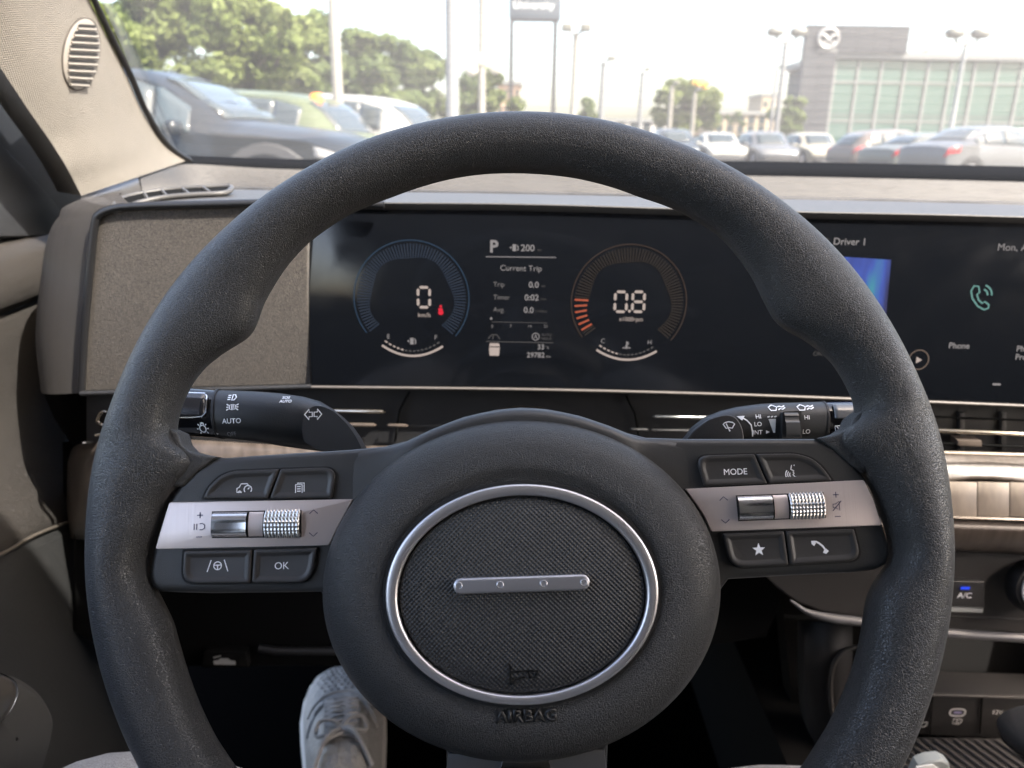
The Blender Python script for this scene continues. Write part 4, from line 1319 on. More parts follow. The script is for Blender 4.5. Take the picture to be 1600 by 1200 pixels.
dicon([('s', [(-1.2, -.5), (-.5, .4), (.5, .4), (1.2, -.5)]), ('s', [(-.3, -.5), (-.1, .3)])], 772, 526, 8, 1.4, G_faint, trip)
dicon([('s', circ(0, 0, .8, 16), True), ('s', [(-.3, -.4), (0, .45), (.3, -.4)])], 837, 526, 7, 1.3, G_dim, trip)
dtext('AUTO', 854, 523.3, 4.2, G_faint, trip)
dtext('HOLD', 854, 529.3, 4.2, G_faint, trip)
dicon([('f', [(-.75, -1), (.75, -1), (.85, .35), (-.85, .35)]), ('f', [(-.85, .5), (.85, .5), (.7, 1), (-.7, 1)])], 772.5, 546, 10, 1, G_white, trip)
dtext('33', 845, 542.5, 8, G_dim, trip, bold=.0001)
dtext('°c', 855, 543, 5, G_dim, trip)
dtext('29782', 837, 555, 8, G_dim, trip, bold=.0001)
dtext('km', 857, 557, 4.2, G_dim, trip)
# infotainment half
bm = bmesh.new()
fill(bm, [du(1296, 373), du(1270, 373), du(1270, 374), du(1296, 374)], Z1)
info = from_bm('menu_panel', bm, G_faint, disp, smooth=0)
info['label'] = 'menu half of the screen with phone tile'
dtext('Driver 1', 1328, 378, 10.5, G_dim, info, bold=.0001)
dtext('Mon, A', 1558, 386.5, 11, G_dim, info, align='LEFT')
dtext('Phone', 1498.5, 540.5, 9.2, G_dim, info, bold=.0001)
dtext('Ph', 1588, 545, 9, G_dim, info, align='LEFT', bold=.0001)
dtext('Pro', 1586, 558, 9, G_dim, info, align='LEFT', bold=.0001)
dtext('ON', 1278, 553, 7, G_faint, info)
ph = [('s', [(-.75, .95), (-.35, .9), (-.2, .4), (-.4, .2), (-.2, -.25), (.15, -.55), (.35, -.4), (.75, -.65), (.75, -.95), (.4, -1.1), (-.2, -.8), (-.75, -.15), (-.95, .5)], True), ('s', circ(0, .15, .52, 10, 0, 75)), ('s', circ(0, .15, .88, 12, 0, 75))]
dicon(ph, 1533, 464, 18, 2.6, G_teal, info)
dicon([('s', circ(0, 0, 1, 28), True)], 1435.5, 562, 15.5, 1.5, glow('lit_tan', (.8, .6, .5), .22), info, nm='play_ring')
dicon([('f', [(-.6, .9), (.95, 0), (-.6, -.9)])], 1435, 562.5, 6, 1, G_white, info, nm='play_arrow')
dicon([('f', [(-1, -.25), (1, -.25), (1, .25), (-1, .25)])], 1557, 600.5, 6.5, 1, G_dim, info, nm='page_mark')
dicon([('s', [(-1, .5), (1, .5)]), ('s', [(-1, -.5), (1, -.5)])], 1288, 375, 5, 1.3, G_faint, info)
# lit wallpaper tile: a printed screen picture of blue and teal ribbons
mw = bpy.data.materials.new('wallpaper')
mw.use_nodes = True
N_, L_ = nodes(mw)
bb = N_['Principled BSDF']
bb.inputs['Base Color'].default_value = (.01, .01, .02, 1)
bb.inputs['Roughness'].default_value = .3
tc = N_.new('ShaderNodeTexCoord'); mp = N_.new('ShaderNodeMapping')
mp.inputs['Rotation'].default_value = (0, 0, R(-22)); mp.inputs['Scale'].default_value = (42, 9, 1)
wv = N_.new('ShaderNodeTexNoise'); wv.inputs['Scale'].default_value = 1.4; wv.inputs['Detail'].default_value = 2
rp = N_.new('ShaderNodeValToRGB')
rp.color_ramp.elements[0].position = .32; rp.color_ramp.elements[0].color = (.004, .012, .09, 1)
rp.color_ramp.elements[1].position = .72; rp.color_ramp.elements[1].color = (.02, .42, .40, 1)
e_ = rp.color_ramp.elements.new(.5); e_.color = (.03, .10, .55, 1)
L_.new(tc.outputs['Object'], mp.inputs['Vector']); L_.new(mp.outputs[0], wv.inputs['Vector']); L_.new(wv.outputs['Fac'], rp.inputs[0])
L_.new(rp.outputs[0], bb.inputs['Emission Color']); bb.inputs['Emission Strength'].default_value = .8 / 2 ** EXPO
bm = bmesh.new()
fill(bm, [du(1300, 400), du(1392, 406), du(1386, 475), (du(1384, 498)), du(1300, 492)], Z1)
from_bm('wallpaper_tile', bm, mw, info, smooth=0)

# ================================================================== CENTRE CONSOLE
con = thing('centre_console', 'black centre console with USB ports and ribbed tray below the climate panel', 'console', tuple(at(1500, 1150, .62)))
box('console_body', .285, .72, .30, 1.2, .302, .500, M_void, con, world=True)
world_prism('console_back', [at(x, y, .72) for x, y in ((1215,860),(1800,860),(1800,1130),(1240,1130))], .03, M_void, con, bevel=0)
world_prism('port_panel', [at(x, y, .655) for x, y in ((1380,1086),(1800,1098),(1800,1168),(1380,1146))], .04, M_black, con, bevel=.003)
tube('port_lip', [at(x, y, .650) for x, y in ((1380,1083),(1600,1089),(1800,1096))], .002, M_charcoal, con, n=6)
for x in (1457, 1535):
    tube('port_joint', [at(x, 1087, .6535), at(x - 4, 1146, .6535)], .0008, M_void, con, n=6)
pf = Frame(at(1500, 1118, .6545), at(1560, 1119.5, .6545) - at(1460, 1117, .6545), (0, 0, 1))
def oval(cx, cy, a, b, n=20):
    return [(cx + a * (1 if math.cos(t) > 0 else -1) * abs(math.cos(t)) ** .6, cy + b * (1 if math.sin(t) > 0 else -1) * abs(math.sin(t)) ** .8) for t in [2 * math.pi * k / n for k in range(n)]]
portm = pbr('port_ring', (.42, .43, .43), .35)
port = wicon([('s', oval(0, 0, 1, .55), True)], pf, (1496, 1113), 12, 2.6, portm, con, nm='usb_port')
wicon([('f', oval(0, 0, .55, .2))], pf, (1496, 1113), 12, 1, pbr('port_blue', (.18, .17, .32), .4), port, nm='port_tongue')
wicon([('s', [(-.9, -.6), (.55, -.6), (1, -.1), (1, .6), (-.9, .6)], True), ('s', [(.1, .35), (-.15, -.05), (.2, -.05), (-.05, -.4)])], pf, (1495, 1127), 7, 1.5, portm, port)
wicon([('s', [(-.9, -.6), (.55, -.6), (1, -.1), (1, .6), (-.9, .6)], True)], pf, (1441, 1131.5), 7, 2.0, portm, con)
wtext('12V', pf, (1558, 1113), 7.6, pbr('port_print', (.62, .62, .62), .5), con)
wtext('180W', pf, (1589, 1113.5), 7.2, MATS['port_print'], con)
# tray with ribs
tz_ = at(1500, 1152, .645).z
trayA = [Vector((at(1330, 1150, .64).x, .645, tz_)), Vector((.75, .645, tz_)), Vector((.75, .40, tz_ - .012)), Vector((at(1330, 1150, .64).x, .40, tz_ - .012))]
world_prism('tray_mat', trayA, .02, M_black, con, bevel=.002)
x0 = trayA[0].x
for k in range(34):
    xx = x0 + .012 + k * .0105
    tube('tray_rib', [Vector((xx, .640, tz_ + .0008)), Vector((xx + .055, .54, tz_ - .0040)), Vector((xx + .105, .45, tz_ - .0083))], .0022, M_charcoal, con, n=6, flat=.8)
# side frame of the console
rows = []
for x, y, Y in ((1252,1000,.70),(1262,1000,.66),(1285,1000,.648),(1330,1000,.645)):
    rows.append([at(x + dx, y + dy, Y) for dx, dy in ((0, -30), (0, 40), (2, 90), (10, 140), (26, 190), (45, 240))])
loft('console_side', rows, M_black, con, smooth=50, thick=.004)
tube('console_edge', [at(x, y, .640) for x, y in cat_rom([(1350,1008),(1318,1018),(1303,1038),(1298,1070),(1299,1100),(1306,1140)], 5)], .0022, M_charcoal, con, n=8)

# grained knob and pale case in the tray
kb = thing('lever_knob', 'black grained knob with glossy chrome-edged side, at the lower right corner', 'knob', tuple(at(1600, 1190, .50)))
cK = at(1612, 1142, .50)
def blob(name, c, sx, sy, sz, mat, parent, M=None, p=.8, n=24, m=14, world=True):
    rows = []
    for i in range(m + 1):
        f = -math.pi / 2 + math.pi * i / m
        row = []
        for j in range(n):
            t = 2 * math.pi * j / n
            cf = abs(math.cos(f)) ** p
            q = Vector((sx * cf * math.copysign(abs(math.cos(t)) ** p, math.cos(t)), sy * cf * math.copysign(abs(math.sin(t)) ** p, math.sin(t)), sz * math.copysign(abs(math.sin(f)) ** p, math.sin(f))))
            if M:
                q = M @ q
            row.append(c + q)
        rows.append(row)
    return loft(name, rows, mat, parent, closed_v=True, smooth=60, world=world)
KM = Matrix.Rotation(R(-28), 3, 'Y') @ Matrix.Rotation(R(-20), 3, 'X')
blob('knob_top', cK, .021, .032, .011, pbr('knob_leather', (.03, .03, .031), .5, bump=('leather', 900, .0004)), kb, KM)
blob('knob_side', cK - KM @ Vector((0, 0, .008)), .0198, .031, .0110, M_gloss, kb, KM)
ringk = [cK + KM @ Vector((.0213 * math.copysign(abs(math.cos(t)) ** .8, math.cos(t)), .0322 * math.copysign(abs(math.sin(t)) ** .8, math.sin(t)), -.0035)) for t in [2 * math.pi * k / 40 for k in range(40)]]
tube('knob_chrome', ringk, .0008, M_chrome, kb, n=6, closed=True)
cs = thing('pale_case', 'pale grey rounded case with a white face lying in the ribbed tray', 'case', tuple(at(1465, 1205, .50)))
csf = [at(x, y, .50) for x, y in ((1428,1215),(1436,1197),(1452,1190),(1472,1188),(1484,1194),(1490,1215),(1470,1240),(1440,1240))]
world_prism('case_shell', csf, .010, pbr('case_grey', (.30, .33, .32), .5), cs, bevel=.003, seg=3)
world_prism('case_face', [at(x, y, .4985) for x, y in ((1432,1199),(1458,1195),(1470,1203),(1474,1225),(1440,1230))], .0012, pbr('case_white', (.7, .72, .70), .5), cs, bevel=.0004)

# ================================================================== WINDSCREEN, PILLAR, DOOR
wsn = thing('windscreen', 'clear windscreen with a black painted lower border above the dashboard', 'windscreen', (0.3, 1.05, 1.07))
base = [(258,232,.93),(275,244,.955),(300,247,.98),(420,251,1.01),(560,252.5,1.04),(820,254,1.07),(1160,257,1.07),(1400,262,1.06),(1600,266,1.05),(1800,272,1.03),(2100,280,.98)]
Bb = cat_rom([at(x, y, Y) for x, y, Y in base], 4)
tops = []
for p in Bb:
    f = (p.x + .45) / 1.7
    tops.append(Vector((p.x * .93 + .02, HDR_Y - .005 + .02 * math.sin(math.pi * f), HDR_Z + .02)))
rows = [[a.lerp(b, f) + Vector((0, .05 * math.sin(math.pi * f), .05 * math.sin(math.pi * f))) for a, b in zip(Bb, tops)] for f in [i / 10 for i in range(11)]]
loft('glass_pane', rows, M_glass, wsn, smooth=60)
frit_t = [(262,231,.928),(280,240,.95),(305,243.5,.975),(420,247.5,1.005),(560,250,1.035),(820,250,1.065),(1160,252,1.065),(1400,256,1.055),(1600,260,1.045),(1800,266,1.025),(2100,274,.975)]
frit_b = [(262,246,.918),(280,258,.94),(305,264,.965),(420,271,.995),(560,274,1.02),(820,277,1.045),(1160,282,1.045),(1400,287,1.035),(1600,292,1.025),(1800,298,1.005),(2100,306,.955)]
T = cat_rom([at(x, y, Y) for x, y, Y in frit_t], 4)
Bt = cat_rom([at(x, y, Y) for x, y, Y in frit_b], 4)
loft('black_border', [T, [a.lerp(b, .5) + Vector((0, -.003, .001)) for a, b in zip(T, Bt)], Bt], pbr('frit', (.008, .009, .011), .95, spec=.05), wsn, thick=.004)

pil = thing('windscreen_pillar', 'beige cloth-grained windscreen pillar trim with an oval slotted speaker grille', 'pillar', tuple(at(200, 290, .80)))
Rt = cat_rom([at(x, y, Y) for x, y, Y in ((112,-60,.70),(140,0,.735),(168,58,.77),(197,115,.81),(222,172,.85),(248,215,.89),(270,237,.92),(292,251,.945))], 5)
Lf = cat_rom([at(x, y, Y) for x, y, Y in ((-60,20,.60),(-22,72,.615),(18,132,.635),(50,180,.655),(78,220,.675),(102,258,.69),(116,284,.705),(127,306,.715))], 5)
PR = []
for i in range(13):
    f = i / 12
    row = []
    for a, b in zip(Lf, Rt):
        p = a.lerp(b, f)
        nrm = (CAMP - p).normalized()
        row.append(p + nrm * (.030 * math.sin(math.pi * f) - .006 * (1 - abs(2 * f - 1))))
    PR.append(row)
pt = loft('pillar_trim', [[p + Vector((-.05, .05, 0)) for p in Lf]] + PR + [[p + Vector((-.03, .06, 0.0)) for p in Rt]], M_pillar, pil, smooth=60)
tube('windscreen_seal', [p + Vector((.002, .004, 0)) for p in Rt], .0032, M_seal, pil, n=8)
# oval speaker grille
def on_pillar(x, y, lift=.001):
    """point on the trim surface seen at a pixel (nearest grid point interpolation along the sight line)"""
    d = ray(x, y).normalized()
    best, bt = 1e9, .7
    for r_ in PR:
        for p in r_:
            t = (p - CAMP).dot(d)
            e = (CAMP + d * t - p).length
            if e < best:
                best, bt = e, t
    return CAMP + d * (bt - lift)
from mathutils.bvhtree import BVHTree
_vs, _fs = grid_mesh(PR)
PBVH = BVHTree.FromPolygons(_vs, _fs)
def onp(x, y, lift=.0):
    d = ray(x, y).normalized()
    loc, nrm, _i, _d = PBVH.ray_cast(CAMP, d)
    if loc is None:
        return on_pillar(x, y, lift)
    if nrm.dot(d) > 0:
        nrm = -nrm
    return loc + nrm * lift
ex_, ey_, ea, eb, et = 126.0, 84.0, 28.0, 55.5, R(8)
def epx(t, k=1.0):
    x, y = ea * k * math.cos(t), -eb * k * math.sin(t)
    return (ex_ + x * math.cos(et) - y * math.sin(et), ey_ + x * math.sin(et) + y * math.cos(et))
rows = [[onp(*epx(2 * math.pi * j / 64, k), l) for j in range(64)] for k, l in ((1.0, -.002), (1.0, .0010), (.95, .0018), (.7, .0020), (.35, .0021), (.03, .0021))]
gr_o = loft('speaker_grille', rows, M_grille, pil, closed_v=True, caps=True, smooth=50)
tube('grille_seam', [onp(*epx(2 * math.pi * j / 64, 1.02), .0004) for j in range(64)], .0008, pbr('seam', (.05, .042, .035), .7), gr_o, n=6, closed=True)
M_slot = pbr('slot_dark', (.012, .011, .011), .9)
for k in range(9):
    yy = 40.5 + k * 10.9
    ty = (yy - ey_) / eb
    hw = ea * math.sqrt(max(0, 1 - ty * ty)) * .84
    cx_ = ex_ + (ey_ - yy) * math.tan(et) * .9
    n_ = 10
    lo, hi, rib = [], [], []
    for i in range(n_ + 1):
        x = cx_ - hw + 2 * hw * i / n_
        e_ = min(1, min(i, n_ - i) / 1.0) * .8 + .2
        y0_ = yy + (x - cx_) * .06
        lo.append(onp(x, y0_ + 2.6 * e_, .0024)); hi.append(onp(x, y0_ - 2.6 * e_, .0024))
        rib.append(onp(x, y0_ + 5.0, .0024))
    loft('grille_slot', [lo, hi], M_slot, gr_o, smooth=0)
    tube('grille_slat', rib, .0010, M_grille, gr_o, n=8)

door = thing('car_door', 'brown and black driver door with pull handle, left of the dashboard', 'door', (-.45, .4, .5))
XD = -.440
def dx(pts, X):
    return [atX(x, y, X) for x, y in pts]
def side_panel(name, pts, X, mat, depth=.02, bevel=.003):
    return world_prism(name, dx(pts, X), depth, mat, door, bevel, 3)
side_panel('window_frame', [(-200,-60),(-60,20),(18,132),(78,222),(104,262),(130,308),(106,352),(84,372),(-60,376),(-260,376)], -.452, M_frame, .03)
side_panel('mirror_corner', [(-200,210),(0,222),(40,262),(78,304),(101,336),(80,370),(-60,372),(-260,372)], -.447, pbr('corner_panel', (.030, .031, .034), .55, bump=('noise', 900, .0003)), .008)
# door shoulder, rolled
rows = []
for dz, dxx in ((0.0, -.040), (.003, -.022), (.001, -.008), (-.008, .0), (-.026, .003), (-.046, .001), (-.053, -.006)):
    rows.append([Vector((XD + dxx + .004, Y, 1.006 + .03 * (Y - .7) + dz)) for Y in [.70 * 0 + -.5 + 1.30 * i / 24 for i in range(25)]])
loft('door_shoulder', rows, M_brownsmooth, door, smooth=60)
# main inner panel, slightly dished
seam = [(-400,1000),(-150,925),(0,866),(50,838),(103,817),(150,806)]
SM = cat_rom([atX(x, y, XD) for x, y in seam], 5)
rows = []
for f in (0, .04, .15, .35, .6, .85, .96, 1.0):
    row = []
    for p in SM:
        t = Vector((XD, p.y, .953 + .03 * (p.y - .7)))
        q = t.lerp(p, f)
        q.x += -.010 * math.sin(math.pi * f) - (.004 if f in (0, 1.0) else 0)
        row.append(q)
    rows.append(row)
loft('door_panel', rows, M_brownsmooth, door, smooth=60)
tube('door_seam', [p + Vector((.0005, 0, 0)) for p in SM], .0016, pbr('seam_tan', (.07, .06, .05), .5), door, n=6)
rows = []
for f, ox in ((0, -.004), (.03, .001), (.15, .003), (.4, .0), (.7, -.004), (1.0, -.010)):
    rows.append([Vector((XD + ox, p.y, p.z + (.34 - p.z) * f)) for p in SM])
loft('lower_panel', rows, M_doorlow, door, smooth=60)
# pull handle at the lower left
hp = cat_rom([(-120,1040),(-40,1046),(0,1053),(28,1061),(58,1082),(76,1112),(76,1140),(66,1180),(48,1225),(0,1290),(-120,1330)], 4, closed=True)
H0 = [atX(x, y, -.365) for x, y in [(p.x, p.y) for p in hp]]
cH = sum(H0, Vector()) / len(H0)
rows = [[p + Vector((-.08, .01, 0)) for p in H0], H0, [p.lerp(cH, .05) + Vector((.006, -.004, 0)) for p in H0], [p.lerp(cH, .16) + Vector((.010, -.006, 0)) for p in H0], [p.lerp(cH, .98) + Vector((.012, -.008, 0)) for p in H0]]
loft('armrest', rows, pbr('armrest', (.040, .038, .035), .55, bump=('noise', 1200, .0003)), door, closed_v=True, smooth=60)
hp = cat_rom([(-80,1048),(-20,1050),(6,1056),(22,1066),(26,1082),(20,1100),(4,1124),(-30,1150),(-90,1140)], 4, closed=True)
H1 = [atX(x, y, -.349) for x, y in [(p.x, p.y) for p in hp]]
cH = sum(H1, Vector()) / len(H1)
rows = [[p + Vector((-.02, .004, 0)) for p in H1], H1, [p.lerp(cH, .12) + Vector((.004, -.003, .001)) for p in H1], [p.lerp(cH, .45) + Vector((.008, -.006, .002)) for p in H1], [p.lerp(cH, .97) + Vector((.009, -.007, .003)) for p in H1]]
loft('pull_handle', rows, pbr('handle_satin', (.12, .105, .09), .3, metal=.5), door, closed_v=True, smooth=60)
tube('handle_trim', H1, .0009, M_chrome, door, n=6, closed=True)

# ================================================================== PERSON (seated, legs under the wheel)
per = thing('person', 'seated person in grey trousers and white perforated lace-up sneaker, legs under the wheel', 'person', (0, -.2, .30))
me = bpy.data.meshes.new('legs')
JV = [((0, -.32, .62), .135), ((-.11, -.26, .62), .11), ((-.20, .0, .71), .088), ((-.243, .265, .738), .066), ((-.246, .375, .686), .058), ((-.198, .50, .53), .052), ((-.196, .60, .42), .044),
      ((.11, -.26, .62), .11), ((.15, .0, .70), .088), ((.212, .285, .718), .064), ((.205, .385, .668), .058), ((.12, .55, .48), .052), ((.03, .68, .41), .044), ((0, -.36, .85), .15)]
ED = [(0, 1), (1, 2), (2, 3), (3, 4), (4, 5), (5, 6), (0, 7), (7, 8), (8, 9), (9, 10), (10, 11), (11, 12), (0, 13)]
me.from_pydata([p for p, _ in JV], ED, [])
leg = bpy.data.objects.new('trousers', me)
link(leg, per)
leg.matrix_parent_inverse = WORLD_EMPTIES[per.name].inverted()
sk = leg.modifiers.new('skin', 'SKIN')
for i, (_, r_) in enumerate(JV):
    me.skin_vertices[0].data[i].radius = (r_, r_)
    me.skin_vertices[0].data[i].use_root = (i == 0)
sk.use_smooth_shade = True
ss = leg.modifiers.new('sub', 'SUBSURF'); ss.levels = 2; ss.render_levels = 2
me.materials.append(M_trouser)
M_shoe = pbr('shoe_leather', (.23, .226, .22), .6, bump=('noise', 90, .006), var=.05, var_scale=60)
M_lace = pbr('shoe_lace', (.30, .295, .29), .75, bump=('noise', 1800, .0004))
M_sole = pbr('shoe_sole', (.34, .33, .32), .6)
def shoe(cx, y0, y1, zf, detail=True):
    """sneaker pointing forward (+Y); y0 heel, y1 toe"""
    L_ = y1 - y0
    st = [(0, .033, .075), (.06, .040, .105), (.2, .043, .115), (.32, .045, .108), (.45, .049, .094), (.58, .053, .078), (.70, .055, .064), (.82, .052, .055), (.91, .043, .047), (.97, .028, .037), (1.0, .008, .022)]
    rows = []
    for f, hw, h in st:
        row = []
        for k in range(24):
            t = math.pi * k / 23
            cs, sn = math.cos(t), math.sin(t)
            row.append(Vector((cx + hw * math.copysign(abs(cs) ** .65, cs), y0 + L_ * f, zf + .018 + (h - .018) * abs(sn) ** .75)))
        rows.append(row)
    up = loft('shoe', rows, M_shoe, per, smooth=60)
    rows = []
    for f, hw, h in st:
        rows.append([Vector((cx + (hw + .004) * c_, y0 + L_ * f + (.006 if f > .9 else 0), zf + z_)) for c_, z_ in ((-.95, 0), (-1, .006), (-1, .020), (-.9, .025), (.9, .025), (1, .020), (1, .006), (.95, 0))])
    loft('sole', rows, M_sole, up, closed_v=True, caps=True)
    def top(f, u):                  # point on the upper: f along, u across -1..1
        for i in range(len(st) - 1):
            if st[i][0] <= f <= st[i + 1][0]:
                g = (f - st[i][0]) / (st[i + 1][0] - st[i][0])
                hw = st[i][1] * (1 - g) + st[i + 1][1] * g
                h = st[i][2] * (1 - g) + st[i + 1][2] * g
                break
        cs = math.copysign(abs(u) ** (1 / .65), u)
        sn = math.sqrt(max(0, 1 - cs * cs))
        return Vector((cx + hw * u, y0 + L_ * f, zf + .018 + (h - .018) * abs(sn) ** .75))
    if not detail:
        return
    for r_ in range(7):             # perforations of the toe box
        f = .72 + r_ * .034
        n = 7 if r_ % 2 else 6
        for q in range(n):
            u = (q - (n - 1) / 2) * .17 * (1 - .25 * (f - .7))
            p = top(f, u)
            blob('perforation', p + Vector((0, -.0002, .0002)), .0019, .0019, .0008, pbr('perforation', (.03, .03, .03), .9), up, n=8, m=4)
    def seam(ptsfu, nm, rad, mat, lift=.001):
        tube(nm, [top(f, u) + Vector((0, 0, lift)) for f, u in cat_rom2(ptsfu)], rad, mat, up, n=6)
    def cat_rom2(pp):
        return [(p.x, p.y) for p in cat_rom(pp, 5)]
    seam([(.56, -.85), (.65, -.5), (.69, 0), (.65, .5), (.56, .85)], 'toe_seam', .0018, M_shoe)
    seam([(.44, -.9), (.54, -.62), (.605, -.3), (.62, 0), (.605, .3), (.54, .62), (.44, .9)], 'eyestay', .0032, M_shoe)
    seam([(.24, .42), (.39, .44), (.52, .42), (.585, .25), (.595, 0), (.585, -.25), (.52, -.42), (.39, -.44), (.24, -.42)], 'eyestay', .0036, M_shoe)
    for k in range(7):              # crossing laces
        f = .57 - k * .045
        seam([(f, -.40), (f - .015, -.15), (f - .03, .15), (f - .045, .42)], 'lace', .0036, M_lace, .003)
        seam([(f - .045, -.42), (f - .03, -.15), (f - .015, .15), (f, .40)], 'lace', .0036, M_lace, .0045)
    for sg in (-1, 1):              # bow loops
        b0 = top(.30, 0) + Vector((0, 0, .008))
        loop = cat_rom([b0, b0 + Vector((sg * .012, .008, .006)), b0 + Vector((sg * .026, .012, .001)), b0 + Vector((sg * .030, .000, -.008)), b0 + Vector((sg * .016, -.008, .000)), b0], 6)
        tube('lace_bow', loop, .0026, M_lace, up, n=6)
        tube('lace_end', cat_rom([b0, b0 + Vector((sg * .018, -.020, .004)), b0 + Vector((sg * .034, -.055, -.014))], 6), .0028, M_lace, up, n=6)
FZ = .305
sc_ = atZ(535, 1130, FZ + .07)
before = set(bpy.data.objects)
shoe(sc_.x, sc_.y - .16, sc_.y + .170, FZ)
_T = Matrix.Translation((sc_.x, sc_.y, 0)) @ Matrix.Rotation(R(13), 4, 'Z') @ Matrix.Translation((-sc_.x, -sc_.y, 0))
done = set()
for o in set(bpy.data.objects) - before:
    if o.data.name not in done:
        done.add(o.data.name)
        o.data.transform(_T)
shoe(.03, .60, .90, FZ, detail=False)

# ================================================================== OUTSIDE: car park
M_asphalt = pbr('asphalt', (.075, .074, .072), .9, var=.25, var_scale=.6, bump=('noise', 40, .01))
GZ = .12                           # the lot lies a little higher than the lane the car stands in
gnd = box('ground', -500, 500, 1.6, 900, -.05, GZ, M_asphalt)
tag(gnd, kind='structure')
tag(box('lane', -500, 500, -120, 1.59, -.05, 0, M_asphalt), kind='structure')
def dist_for(x, y, z):             # world Y where the sight line of a pixel reaches height z
    d = ray(x, y)
    return (z - CAMZ) / d.z * d.y
def gx(x, Y):                      # X of a pixel column at distance Y near the horizon
    return at(x, 219, Y).x

M_winglass = pbr('car_glass', (.035, .045, .047), .08, spec=.6)
M_tyre = pbr('tyre', (.015, .015, .015), .85)
M_alloy = pbr('alloy', (.45, .45, .46), .35, metal=.8)
M_lampw = pbr('lamp_clear', (.22, .22, .22), .15, coat=.5)
M_lampr = pbr('lamp_red', (.42, .012, .02), .2, coat=.5)
M_cladding = pbr('cladding', (.05, .05, .05), .7)
SUV = [(0.0, .45, .72, .78, .80, .66), (.015, .36, .92, 1.02, .90, .68), (.05, .31, 1.02, 1.22, .96, .71), (.10, .29, 1.05, 1.50, .99, .73), (.14, .28, 1.05, 1.60, 1.0, .75), (.25, .27, 1.04, 1.66, 1.0, .77), (.40, .27, 1.02, 1.68, 1.0, .77),
       (.52, .27, 1.01, 1.65, 1.0, .76), (.58, .27, 1.0, 1.56, 1.0, .75), (.64, .27, .99, 1.36, 1.0, .76), (.71, .27, .98, 1.09, 1.0, .82), (.80, .27, .96, 1.05, .99, .83), (.90, .28, .91, .99, .96, .81), (.955, .31, .82, .90, .90, .77), (.985, .36, .70, .78, .83, .70), (1.0, .44, .58, .64, .74, .62)]
SEDAN = [(0.0, .42, .68, .74, .80, .66), (.015, .34, .88, .93, .90, .72), (.06, .29, .95, 1.00, .96, .78), (.15, .27, .97, 1.04, .99, .80), (.20, .27, .97, 1.16, 1.0, .78), (.27, .26, .97, 1.33, 1.0, .75), (.36, .26, .96, 1.42, 1.0, .74), (.48, .26, .95, 1.44, 1.0, .74),
         (.55, .26, .94, 1.39, 1.0, .74), (.62, .26, .93, 1.21, 1.0, .76), (.70, .26, .91, .99, 1.0, .82), (.80, .26, .88, .94, .99, .83), (.90, .27, .83, .88, .96, .81), (.955, .30, .74, .80, .90, .77), (.985, .35, .64, .70, .83, .70), (1.0, .42, .54, .58, .74, .62)]
CROSS = [(0.0, .45, .70, .76, .80, .66), (.015, .36, .88, .97, .90, .68), (.05, .31, .98, 1.10, .96, .71), (.10, .29, 1.02, 1.33, .99, .73), (.16, .28, 1.03, 1.50, 1.0, .74), (.25, .27, 1.03, 1.60, 1.0, .76), (.36, .27, 1.02, 1.64, 1.0, .77), (.46, .27, 1.01, 1.66, 1.0, .77)] + SUV[7:]
def car_prof(tab, f):
    for i in range(len(tab) - 1):
        if tab[i][0] <= f <= tab[i + 1][0]:
            g = (f - tab[i][0]) / (tab[i + 1][0] - tab[i][0])
            return [tab[i][k] * (1 - g) + tab[i + 1][k] * g for k in range(1, 6)]
    return list(tab[-1][1:])
